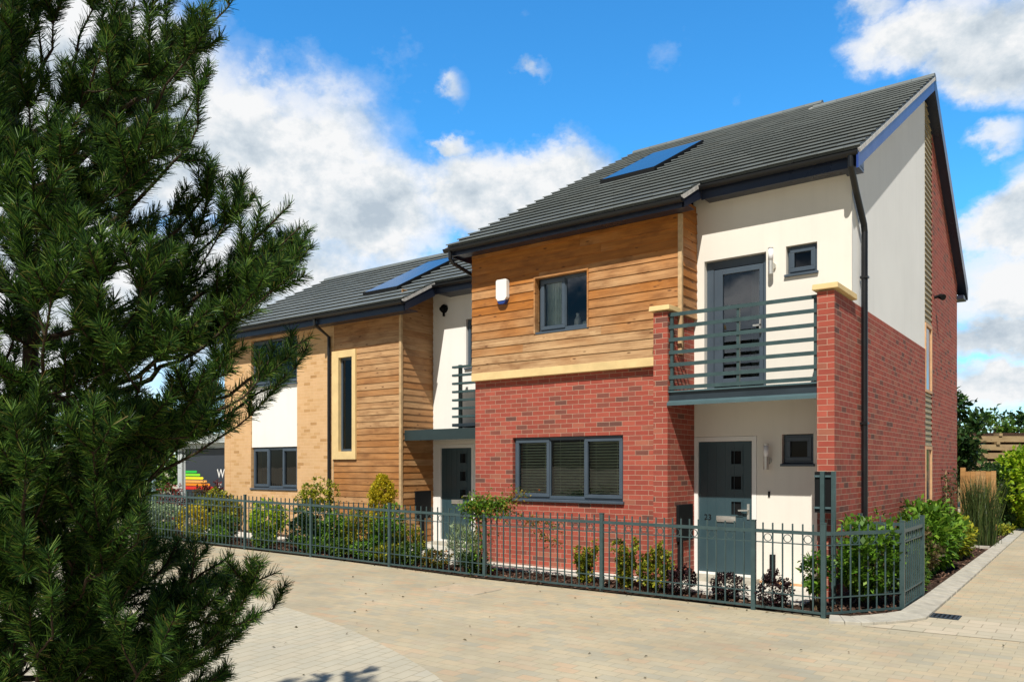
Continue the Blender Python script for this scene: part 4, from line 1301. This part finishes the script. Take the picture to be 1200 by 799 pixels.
for i, (x_, m_) in enumerate([(-7.7, 'mid green leaves'), (-6.45, 'yellow green leaves'), (-5.6, 'laurel leaves'), (-4.2, 'mid green leaves'), (-2.95, 'laurel leaves'), (-2.25, 'mid green leaves'), (-1.5, 'laurel leaves'), (-.95, 'yellow green leaves')]):
    shrub('groundcover_plant', 'low leafy plant at the foot of the left stretch of railings', 'plant', x_, (-1.42 if x_ < -3.2 else -1.2), .36, .13, .34, m_, 150, 6, (.055, .02), seed=200 + i, group='low plants along the foot of the left railings')
# climbing rose over the front railing
rg = np.random.default_rng(91)
cr = thing('climbing_rose', 'climbing rose with orange tinged leaves sprawling over the railing top', 'climbing plant', (1.12, -1.28, .02))
mb = MB(); cl_ = []
runs = [([(0, 0, 0), (.03, .05, .5), (.0, -.03, .95), (-.1, -.06, 1.08), (.2, -.04, 1.10), (.5, .0, 1.06)], 1.0),
        ([(0, 0, 0), (-.05, .05, .6), (.05, -.02, 1.0), (.25, -.05, 1.13), (.48, -.02, 1.12), (.62, .03, 1.22), (.80, .10, 1.32)], .7),
        ([(.45, .0, 1.08), (.75, .10, .95), (.98, .18, .78), (1.15, .26, .6), (1.3, .3, .52)], .35),
        ([(.0, -.02, .95), (-.08, -.05, 1.05), (.06, -.08, 1.15), (.32, -.07, 1.05), (.46, -.05, .95)], 1.0),
        ([(.9, .15, .85), (1.1, .2, .9), (1.35, .24, .72)], .35)]
for pts, dens in runs:
    mb.tube(pts, [.010 - .007 * i / (len(pts) - 1) for i in range(len(pts))], 6)
    for i in range(len(pts) - 1):
        a_, b_ = np.array(pts[i]), np.array(pts[i + 1])
        if b_[2] < .45:
            continue
        k = int(90 * dens * (1.5 if b_[2] > 1.0 and b_[0] < .55 else .9))
        f = rg.uniform(0, 1, (k, 1))
        cl_.append(a_ + (b_ - a_) * f + rg.normal(0, .07 if dens > .5 else .04, (k, 3)) * np.array([1.6, 1, .8]))
P = np.concatenate(cl_); P = np.repeat(P, 2, 0) + rg.normal(0, .02, (len(P) * 2, 3))
V = leaf_quads(P, unit(rg.normal(0, 1, P.shape) + np.array([0, 0, -.1])), rg.uniform(.03, .06, len(P)), rg.uniform(.010, .019, len(P)), rg)
mk = (V[:, 0, 0] > .62) | (rg.uniform(0, 1, len(V)) < .22)
np_mesh('foliage', V[~mk], 4, M['laurel leaves'], cr); np_mesh('orange_foliage', V[mk], 4, M['orange tinged leaves'], cr)
mb.build('stem', M['stem'], cr)

# ------------------------------------------------------------------ GARDEN FENCE, RETAINING WALL, BACKGROUND TREES
GF = thing('garden_fence', 'orange brown close boarded timber garden fence at the rear corner', 'fence', (6.2, 9.95, 0))
M['fenceboard'] = wood_board('fence boards', (.50, .26, .08), (.46, .29, .13), (.26, .12, .04), 'x')
MB().box(0, .10, -.05, .05, -.05, 1.68).build('post', M['fenceboard'], GF)
fb = MB(); rn = random.Random(5)
for k in range(6):
    fb.box(.10 + k * .10, .196 + k * .10, -.012 + .008 * (k % 2), .006 + .008 * (k % 2), .05, 1.58 + rn.uniform(-.02, .03))
fb.box(.1, .7, .02, .06, .3, .38).box(.1, .7, .02, .06, 1.2, 1.28)
fb.build('board_panel', M['fenceboard'], GF)
GF.rotation_euler = (0, 0, R(0))
# limit to the strip before the path: the long run turns back along the path edge
RT = thing('retaining_wall', 'stepped timber retaining wall with dark gaps behind the gardens', 'wall', tuple(at(20.6, 33)), rz=math.atan2(RGT.y, RGT.x))
M['sleeper'] = wood_board('weathered sleepers', (.40, .29, .15), (.44, .34, .20), (.22, .15, .08), 'x')
rn = random.Random(9); sl_ = MB(); gb = MB()
for k in range(8):
    z = .25 + k * .36
    x = -3.2
    while x < 9:
        w = rn.uniform(2.0, 2.6)
        sl_.box(x, x + w - .03, k * .10 + rn.uniform(-.02, .02), k * .10 + .5, z + rn.uniform(-.02, .02), z + .24)
        sl_.box(x + w / 2, x + w / 2 + .14, k * .10 - .06, k * .10 + .4, z + .24, z + .36)
        x += w
    gb.box(-3.2, 9, k * .10 + .35, k * .10 + .6, z + .2, z + .40)
sl_.build('timber_course', M['sleeper'], RT); gb.build('earth_fill', M['mulch'], RT)
kind(MB().hexa([(9, 23, -.2), (44, 23, -.2), (44, 70, -.2), (9, 70, -.2), (9, 23, .0), (44, 23, .0), (44, 70, .01), (9, 70, .01)]).build('terrain', M['mulch']), 'structure')


def tree(name, label, loc, h, r, mat, n, leaf, seed, trunk=.12, per=6, base=.3, group=None, cat='tree'):
    rg = np.random.default_rng(seed)
    root = thing(name, label, cat, tuple(loc), group)
    K = 16
    cc = np.stack([rg.normal(0, r * .45, K), rg.normal(0, r * .45, K), rg.uniform(h * base, h * .9, K)], 1)
    cc[0] = (0, 0, h * .9)
    cr_ = r * rg.uniform(.28, .55, K)
    k = rg.integers(0, K, n)
    d = unit(rg.normal(0, 1, (n, 3)))
    P = cc[k] + d * (cr_[k] * rg.uniform(.4, 1.05, n))[:, None] * np.array([1, 1, .8])
    P[:, 2] = np.clip(P[:, 2], h * base * .5, h)
    Q = np.repeat(P, per, 0) + rg.normal(0, leaf[0] * .6, (n * per, 3))
    A = unit(np.repeat(d, per, 0) + rg.normal(0, .8, (n * per, 3)))
    sc = rg.uniform(.6, 1.3, n * per)
    np_mesh('crown', leaf_quads(Q, A, leaf[0] * sc, leaf[1] * sc, rg), 4, M[mat], root)
    mb = MB().tube([(0, 0, -.1), (.03, .02, h * .35), (-.02, .03, h * .7), (0, 0, h * .88)], [trunk, trunk * .8, trunk * .45, trunk * .15], 8)
    for i in range(0, K):
        c = Vector(cc[i]); s = Vector((0, 0, c.z * rg.uniform(.45, .75)))
        mb.tube([s, (s + c) / 2 + Vector((0, 0, .06 * h)), c], [trunk * .4, trunk * .25, trunk * .08], 6)
    mb.build('trunk', M['bark'], root)
    return root


gr = 'trees and bushes beyond the retaining wall'
tree('broadleaf_tree', 'dark leafy tree rising at the rear corner of the brick house', at(15.15, 27), 4.35, .85, 'dark green leaves', 520, (.20, .07), 101, group=gr)
tree('broadleaf_tree', 'light green small tree on top of the timber wall', at(21.3, 35.5), 4.3, 1.1, 'mid green leaves', 420, (.22, .07), 102, group=gr)
tree('broadleaf_tree', 'spindly tree at the right edge above the timber wall', at(23.9, 36.5), 4.25, 1.2, 'dark green leaves', 330, (.22, .07), 103, group=gr)
tree('broadleaf_tree', 'low wide bush between the two trees on the timber wall', at(22.6, 36.0), 3.6, 1.2, 'mid green leaves', 420, (.2, .07), 104, group=gr, base=.5)
tree('broadleaf_tree', 'green tree standing beyond the right edge of the view', at(28.0, 39), 5.0, 1.8, 'mid green leaves', 420, (.25, .08), 105, group=gr)
tree('broadleaf_tree', 'brown leaved bush leaning over the timber wall by the house corner', at(19.2, 34.2), 3.5, 1.0, 'brown leaves', 300, (.2, .07), 106, group=gr, base=.5)
shrub('hedge_bush', 'rough dark undergrowth at the foot of the timber wall', 'bush', *at(19.2, 31.0).xy, 1.6, .9, 1.85, 'dark green leaves', 620, 7, (.16, .05), seed=107)
gl = 'trees at the far left behind the pine'
for i, (r_, d_, h_, w_, mt, lab) in enumerate([(-15.6, 34, 4.4, 2.4, 'mid green leaves', 'bright green tree behind the pavilion roof'), (-19.5, 38, 4.6, 2.8, 'dark green leaves', 'dark spreading tree left of the pavilion'), (-24.0, 40, 5.2, 3.0, 'dark green leaves', 'dark tree second from the far left behind the pine'),
                                              (-28.5, 42, 5.0, 3.0, 'brown leaves', 'brownish tree at the far left behind the pine'), (-15.2, 29, 2.3, 1.6, 'brown leaves', 'low brown tree in front of the dark trees by the pale column'), (-19.8, 31, 2.9, 1.8, 'dark green leaves', 'low dark tree seen through the pine branches')]):
    tree('broadleaf_tree', lab, at(r_, d_), h_, w_, mt, 700, (.26, .09), 120 + i, group=gl, base=.2)


# fallen leaves and specks on the paving
rg = np.random.default_rng(300)
N = 130
r_ = rg.uniform(-2.5, 5.5, N); d_ = rg.uniform(5.5, 12, N)
P = np.array([list(at(a, b)) for a, b in zip(r_, d_)])
P = P[(P[:, 1] < -1.75) & (P[:, 0] > -6)]
edge_ = np.array([(x + rg.normal(0, .02), -1.52 + rg.normal(0, .03), 0) for x in rg.uniform(-3, 6.2, 90)])
edge_[:, 1] -= np.where(edge_[:, 0] < 4.5, -.06, .06)
P = np.concatenate([P, edge_]); P[:, 2] = [zg(x) + .009 for x in P[:, 0]]
a = rg.uniform(0, 6.28, len(P)); A = np.stack([np.cos(a), np.sin(a), rg.uniform(-.1, .35, len(P))], 1)
kind(np_mesh('fallen_leaves', leaf_quads(P, unit(A), rg.uniform(.015, .05, len(P)), rg.uniform(.006, .014, len(P)), rg) + np.array([0, 0, .004]), 4, M['brown leaves']), 'stuff', 'small fallen leaves and specks scattered on the paving')
# ------------------------------------------------------------------ PINE
EDGE = [(-400, 190), (0, 275), (60, 235), (150, 235), (190, 240), (200, 268), (230, 285), (236, 342), (264, 356), (330, 346), (345, 322), (380, 352), (395, 368), (430, 348), (447, 306), (490, 294), (507, 226), (532, 205), (560, 165), (612, 150), (630, 182), (645, 276), (665, 326), (682, 328), (715, 322), (735, 272), (760, 246), (799, 264), (1200, 230)]


def outline_room(p):
    """how far (in hundredths of the view) a point lies inside the outline the real tree has on this side"""
    q = p - CAM
    d = q.dot(FWD)
    if d < .3:
        return 9
    x, y = 600 + 923 * q.dot(RGT) / d, 546.7 - 923 * q.z / d
    for (y0, x0), (y1, x1) in zip(EDGE, EDGE[1:]):
        if y0 <= y <= y1:
            return (x0 + (x1 - x0) * (y - y0) / (y1 - y0) - x)
    return 9


def pine(label, base, H, seed, prim, group=None, dens=1.0, needle=.047, taper=.055, shaped=True, tips=()):
    """trunk with whorls of up-curving limbs; every twig ends in bottle-brush shoots of needles"""
    rg = np.random.default_rng(seed)
    base = Vector(base)
    root = thing('pine_tree', label, 'pine tree', tuple(base), group)
    wood = MB()
    shoots = []                                    # (start, end) of needle bearing pieces
    tr = [Vector((.04 * math.sin(z * 2.1 + seed), .04 * math.cos(z * 1.7 + seed), z)) for z in np.linspace(-.1, H, 12)]
    wood.tube(tr, [taper * (1 - .88 * i / 11) for i in range(12)], 9)

    def trunk_at(z):
        f = (z + .1) / (H + .1) * 11
        i = int(min(max(f, 0), 10))
        return tr[i].lerp(tr[i + 1], f - i)

    def cluster(p, ax, k, ln, wide):
        """a leader and a ring of side shoots, as pines carry at the end of each year's growth"""
        ax = ax.normalized()
        u = ax.cross(Vector((.3, .2, 1))).normalized(); w = ax.cross(u)
        a0 = rg.uniform(0, 6.28)
        for j in range(k):
            if j == 0:
                d = ax
            else:
                t = a0 + 6.28 * j / max(1, k - 1)
                d = ax + (u * math.cos(t) + w * math.sin(t)) * wide
            d = (d.normalized() + Vector((0, 0, .28)) + Vector(rg.normal(0, .10, 3))).normalized()
            L = ln * rg.uniform(.7, 1.2) * (1.15 if j == 0 else .9)
            m = p + d * (L * .5); e = m + (d + Vector((0, 0, .18))).normalized() * (L * .5)
            if shaped and outline_room(base + e) < -14:
                continue
            wood.tube([p, m, e], [.0042, .0034, .0022], 5, cap=False)
            shoots.append((p, m, 1.0)); shoots.append((m, e, 1.15))

    def branch(pts, L, r, lev, force):
        n = len(pts) - 1
        wood.tube(pts, [max(.0028, r * (1 - .8 * i / n)) for i in range(n + 1)], 6 if lev == 0 else 5, cap=False)
        for i in range(int(n * (.6 if lev == 0 else .3)), n):
            shoots.append((pts[i], pts[i + 1], .28))
        cluster(pts[-1], pts[-1] - pts[-2], rg.integers(3, 6), .165, .75)
        if lev:
            if L > .22:
                i = int(n * .5)
                cluster(pts[i], pts[i + 1] - pts[i], 3, .15, .9)
            return
        m = max(2, int(L / .26 * dens))
        for j in range(m):
            f = .25 + .70 * (j + rg.uniform(0, .8)) / m
            i = min(int(f * n), n - 1)
            q = pts[i].lerp(pts[i + 1], f * n - i)
            ax = (pts[i + 1] - pts[i]).normalized()
            perp = ax.cross(Vector((0, 0, 1)) + Vector(rg.normal(0, .6, 3))).normalized() * (1 if j % 2 else -1)
            nd = ax * rg.uniform(.7, 1.1) + perp * rg.uniform(.5, .9) + Vector((0, 0, rg.uniform(-.05, .3)))
            limb(q, nd, (L * .36 * (1.1 - f) + .12) * rg.uniform(.75, 1.15), max(.004, r * .45), 1)

    def limb(p, d, L, r, lev, tip=None):
        n = max(3, int(L / .08))
        if tip is not None:
            hz = Vector((tip.x - p.x, tip.y - p.y, 0))
            c = p + hz * .6 + Vector((0, 0, (tip.z - p.z) * .22))
            pts = [p * (1 - f) ** 2 + c * (2 * f * (1 - f)) + tip * f * f for f in [i / n for i in range(n + 1)]]
            pts = [q + Vector(rg.normal(0, .010, 3)) if 0 < i < n else q for i, q in enumerate(pts)]
            branch(pts, L, r, lev, True)
            return
        pts = [p]
        dd = d.normalized()
        for i in range(n):
            f = i / n
            dd = (dd + Vector((0, 0, .10 + .10 * f)) * (.55 if lev < 2 else .35) + Vector(rg.normal(0, .07, 3))).normalized()
            pts.append(pts[-1] + dd * (L / n))
            if shaped and outline_room(base + pts[-1]) < 30:
                break
        if len(pts) < 3:
            return
        branch(pts, L * (len(pts) - 1) / n, r, lev, False)

    for (z, az, el, L) in prim:
        if shaped and z > 1.6 and math.cos(az - azr) > .25:
            continue                               # the big limbs on that side are set one by one below
        d = Vector((math.cos(az) * math.cos(el), math.sin(az) * math.cos(el), math.sin(el)))
        limb(trunk_at(z), d, L, .006 + .009 * L, 0)
    for (z, tp) in tips:
        p = trunk_at(z); tl = tp - base
        limb(p, None, (tl - p).length, .014, 0, tl)
    for i in range(8, 11):
        shoots.append((tr[i], tr[i + 1], .4))
    wood.build('trunk', M['bark'], root, smooth=True)
    S = np.array([[list(a), list(b)] for a, b, c in shoots], dtype=float); DN = np.array([c for a, b, c in shoots])
    per = np.maximum(5, (np.linalg.norm(S[:, 1] - S[:, 0], axis=1) / .09 * 135 * DN * (1 if shaped else .5))).astype(int)
    idx = np.repeat(np.arange(len(S)), per)
    a, b = S[idx, 0], S[idx, 1]
    N = len(idx)
    ax = unit(b - a)
    P = a + (b - a) * rg.uniform(0, 1.05, (N, 1))
    side = unit(np.cross(ax, unit(rg.normal(0, 1, (N, 3)))))
    A = unit(ax * rg.uniform(.45, 1.25, (N, 1)) + side)
    L = rg.uniform(.7, 1.1, (N, 1)) * needle
    W = unit(np.cross(A, rg.normal(0, 1, (N, 3)))) * (.00155 if shaped else .0020)
    tip = P + A * L + np.array([0, 0, .004])
    np_mesh('crown', np.stack([P - W, P + W, tip + W * .5, tip - W * .5], 1), 4, M['needle'], root)
    print('pine needles', N, 'shoots', len(S))
    return root


rg = np.random.default_rng(5)
azr = math.atan2(RGT.y, RGT.x)                     # towards picture right


def whorls(z0, z1, reach, n=5, step=.25, rg=rg):
    out = []
    z = z0
    while z < z1:
        a0 = rg.uniform(0, 6.28)
        for k in range(n):
            out.append((z + rg.normal(0, .05), a0 + 2 * math.pi * k / n + rg.normal(0, .2), rg.uniform(.05, .35) + .06 * z, reach(z) * rg.uniform(.75, 1.1)))
        z += step
    return out


def seen(px, py, d):
    p = CAM + (RGT * ((px - 600) / 923.) + FWD + Vector((0, 0, (546.7 - py) / 923.))) * d
    return p


PB = at(-1.98, 3.15)
TIPS = [(2.95, 268, 8, 3.2), (2.8, 226, 62, 3.0), (2.75, 205, 95, 3.5), (2.62, 230, 112, 3.2), (2.5, 232, 148, 2.9), (2.35, 263, 206, 3.25), (2.2, 281, 240, 3.3), (2.05, 340, 240, 3.2), (2.0, 352, 266, 3.1), (1.95, 342, 312, 3.3), (1.9, 318, 342, 3.0),
        (1.72, 366, 394, 3.1), (1.66, 345, 432, 3.2), (1.62, 303, 446, 2.95), (1.5, 292, 488, 3.15), (1.55, 225, 500, 3.3), (1.35, 205, 528, 3.0),
        (.85, 323, 671, 3.1), (.78, 320, 713, 3.2), (.95, 274, 648, 3.0), (1.0, 225, 640, 3.3), (.62, 262, 735, 2.9), (.5, 255, 792, 2.9), (.45, 180, 770, 2.6),
        (1.75, 165, 340, 2.45), (1.7, 120, 330, 2.4), (1.6, 60, 350, 2.3), (1.55, 185, 420, 2.5), (1.9, 40, 250, 2.4), (2.3, 70, 190, 2.5), (1.2, 130, 520, 2.5), (.9, 120, 640, 2.5), (1.1, 30, 560, 2.3), (.6, 60, 720, 2.4), (2.9, 120, 60, 2.8), (2.5, 150, 200, 2.7),
        (3.1, 62, 28, 3.0), (3.0, 18, 62, 2.9), (2.95, 108, 12, 3.2), (2.7, 34, 128, 2.8), (2.65, 140, 70, 3.4), (2.5, 95, 125, 2.9), (2.75, 175, 20, 3.1), (2.4, 10, 190, 2.6),
        (.45, 18, 700, 2.55), (.42, 70, 785, 2.6), (.7, 95, 610, 2.6), (.4, 140, 795, 2.8), (.8, 8, 640, 2.5), (.6, 150, 690, 2.7)]
pine('young pine tree with dark needles filling the left of the view', PB, 4.1, 3,
     whorls(.65, 2.2, lambda z: 1.0, 4, .40) + whorls(1.05, 2.3, lambda z: .85, 4, .3) + whorls(2.4, 3.9, lambda z: .9 * (1 - max(0, (z - 1.4) / 3.2) ** 1.6 * .75), 3, .42), tips=[(z, seen(px, py, d)) for z, px, py, d in TIPS], group=None)
pine('taller unseen pine tree added left of the view to shade the young pine', at(-3.0, .75), 6.6, 8, whorls(1.2, 6.3, lambda z: 1.15 * (1 - max(0, (z - 4.2) / 3.4) ** 1.6 * .75), 6, .27, np.random.default_rng(6)), dens=.8, shaped=False)  # unseen tree, added and sized to shade the young pine's lower limbs

# ------------------------------------------------------------------ WORLD: sky with clouds, sun
W = bpy.data.worlds.new('World'); SC.world = W
W.use_nodes = True
class WT(NT):
    def __init__(s, w):
        s.nt = w.node_tree; s.nt.nodes.clear()


t = WT(W)
sky = t.n('TexSky'); sky.sky_type = 'NISHITA'; sky.sun_disc = False
to_sun = -SUN
sky.sun_elevation = math.asin(to_sun.z); sky.sun_rotation = math.atan2(to_sun.x, to_sun.y)
sky.air_density = 1.0; sky.dust_density = .25; sky.ozone_density = 2.2
hs = t.n('HueSaturation'); hs.inputs['Saturation'].default_value = 1.18; hs.inputs['Value'].default_value = 1.0
t.l(sky.outputs[0], hs.inputs['Color'])
vec = t.coord('Generated')
sep = t.n('SeparateXYZ'); t.l(vec, sep.inputs[0])
az = t.math('ARCTAN2', sep.outputs[0], sep.outputs[1])
el = t.math('ARCSINE', sep.outputs[2])


def azel(px, py):
    d = RGT * ((px - 600) / 923.) + FWD + Vector((0, 0, (546.7 - py) / 923.))
    d.normalize()
    return math.atan2(d.x, d.y), math.asin(d.z)


CLOUDS = [  # centre, half sizes (radians), strength: compass direction and height of each cloud bank
    (150, 150, .16, .13, 1.0), (310, 190, .15, .10, 1.0), (420, 250, .13, .075, .95), (40, 90, .22, .14, .9), (250, 330, .30, .10, .9), (40, 330, .34, .16, .8),
    (560, 235, .12, .055, .9), (650, 215, .075, .055, .9), (530, 172, .034, .013, .62), (620, 88, .03, .014, .42), (540, 110, .02, .02, .34),
    (1080, 35, .085, .035, .75), (1175, 60, .07, .05, .8), (1020, 5, .05, .025, .5), (1150, 165, .05, .025, .62), (1190, 265, .085, .042, 1.0), (1165, 400, .085, .028, .9), (1185, 445, .10, .025, .9),
    (1400, 300, .25, .12, .9), (1700, 200, .3, .15, .8), (-400, 250, .4, .16, .8), (-900, 120, .4, .2, .8),
    (-2.79, .16, .16, .07, 1.0), (-2.45, .28, .20, .05, .9), (2.9, .12, .3, .06, .9)]


def density(azo, elo):
    cur = None
    for (px, py, ra, re, s) in CLOUDS:
        a0, e0 = (px, py) if abs(px) < 4 else azel(px, py)
        dx = t.math('DIVIDE', t.math('SUBTRACT', azo, a0), ra)
        dy = t.math('DIVIDE', t.math('SUBTRACT', elo, e0), re)
        d2 = t.math('ADD', t.math('MULTIPLY', dx, dx), t.math('MULTIPLY', dy, dy))
        v = t.math('MULTIPLY', t.math('POWER', 2.718, t.math('MULTIPLY', d2, -1.0)), s)
        cur = v if cur is None else t.math('MAXIMUM', cur, v)
    return cur


nv = t.mapping(vec, scale=(1, 1, 1.35))
n1 = t.noise(nv, 7.0, 12, .60)
n1u = t.noise(t.mapping(vec, scale=(1, 1, 1.35), loc=(.006, -.012, .030)), 7.0, 12, .60)
n2 = t.noise(nv, 17.0, 7, .6)
wob = t.math('MULTIPLY_ADD', n2, .07, -.035)
azw = t.math('ADD', az, t.math('MULTIPLY_ADD', n1, .14, -.07)); elw = t.math('ADD', el, wob)
den = density(azw, elw)
# the rest of the sky has scattered cloud too
nb = t.noise(t.mapping(vec, scale=(1, 1, 1.8), loc=(3.1, 1.7, .4)), 2.4, 8, .58)
back = t.math('LESS_THAN', t.math('ADD', t.math('MULTIPLY', sep.outputs[0], FWD.x), t.math('MULTIPLY', sep.outputs[1], FWD.y)), .0)
den = t.math('MAXIMUM', den, t.math('MULTIPLY', t.math('MULTIPLY', back, t.ramp(nb, [(.62, 0.), (.75, 1.)])), .5))
den2 = t.math('ADD', den, t.math('MULTIPLY_ADD', n1, 1.25, -.70))
mask = t.ramp(den2, [(.10, 0.), (.21, .16), (.36, .74), (.56, 1.)])
# relief: sides turned to the sun are white, undersides and thick middles are greyer
rel = t.math('MULTIPLY', t.math('SUBTRACT', n1, n1u), 3.2)
thick = t.math('MULTIPLY', t.math('SUBTRACT', den2, .30), -.46)
low = t.math('MULTIPLY', t.math('SUBTRACT', t.noise(t.mapping(vec, scale=(1, 1, 2.6)), 3.2, 4, .5), .5), 1.0)
shade = t.ramp(t.math('ADD', t.math('ADD', rel, .66), t.math('ADD', thick, low)), [(.10, (.52, .61, .70)), (.40, (.73, .80, .86)), (.70, (.99, 1.0, 1.01))])
cs = t.n('Mix'); cs.data_type = 'RGBA'; t.l(mask, cs.inputs[0])
skb = t.n('VectorMath', operation='MULTIPLY'); t.l(hs.outputs[0], skb.inputs[0]); t.l(t.ramp(t.math('MULTIPLY', el, 2.0), [(.05, (.50, .62, .75)), (.45, (.33, .82, .98))]), skb.inputs[1])
cmul = t.n('VectorMath', operation='MULTIPLY'); t.l(shade, cmul.inputs[0]); cmul.inputs[1].default_value = (5.3, 5.3, 5.3)
fdot = t.math('ADD', t.math('MULTIPLY', sep.outputs[0], FWD.x), t.math('MULTIPLY', sep.outputs[1], FWD.y))
fade = t.ramp(t.math('MULTIPLY_ADD', fdot, .5, .5), [(.36, (.165, .125, .115)), (.78, (1, 1, 1))], 'EASE')
skf = t.n('VectorMath', operation='MULTIPLY'); sk2 = t.n('VectorMath', operation='MULTIPLY'); t.l(skb.outputs[0], sk2.inputs[0]); sk2.inputs[1].default_value = (1.45, 1.45, 1.45); t.l(sk2.outputs[0], skf.inputs[0]); t.l(fade, skf.inputs[1])
t.l(skf.outputs[0], cs.inputs[6]); t.l(cmul.outputs[0], cs.inputs[7])
bg = t.n('Background'); bg.inputs['Strength'].default_value = .15
t.l(cs.outputs[2], bg.inputs[0])
wo = t.n('OutputWorld'); t.l(bg.outputs[0], wo.inputs[0])

sl = bpy.data.lights.new('sun', 'SUN'); sl.energy = 4.9; sl.angle = R(.53); sl.color = (1.0, .945, .85)
so = bpy.data.objects.new('sun', sl); COL.objects.link(so)
so.rotation_euler = SUN.to_track_quat('-Z', 'Y').to_euler(); so.location = (-4, -20, 30)

# ------------------------------------------------------------------ camera
cam = bpy.data.cameras.new('camera'); co = bpy.data.objects.new('camera', cam); COL.objects.link(co)
co.location = CAM
co.rotation_euler = (R(90), 0, math.asin(.6015))
cam.sensor_width = 36; cam.lens = 36 * 923 / 1200
cam.shift_y = (546.7 - 399.5) / 1200
cam.clip_start = .05; cam.clip_end = 3000
SC.camera = co
SC.view_settings.view_transform = 'Standard'; SC.view_settings.look = 'None'
SC.view_settings.exposure = 0.25; SC.view_settings.gamma = 1.0
SC.cycles.max_bounces = 8; SC.cycles.transparent_max_bounces = 16
SC.cycles.use_denoising = True
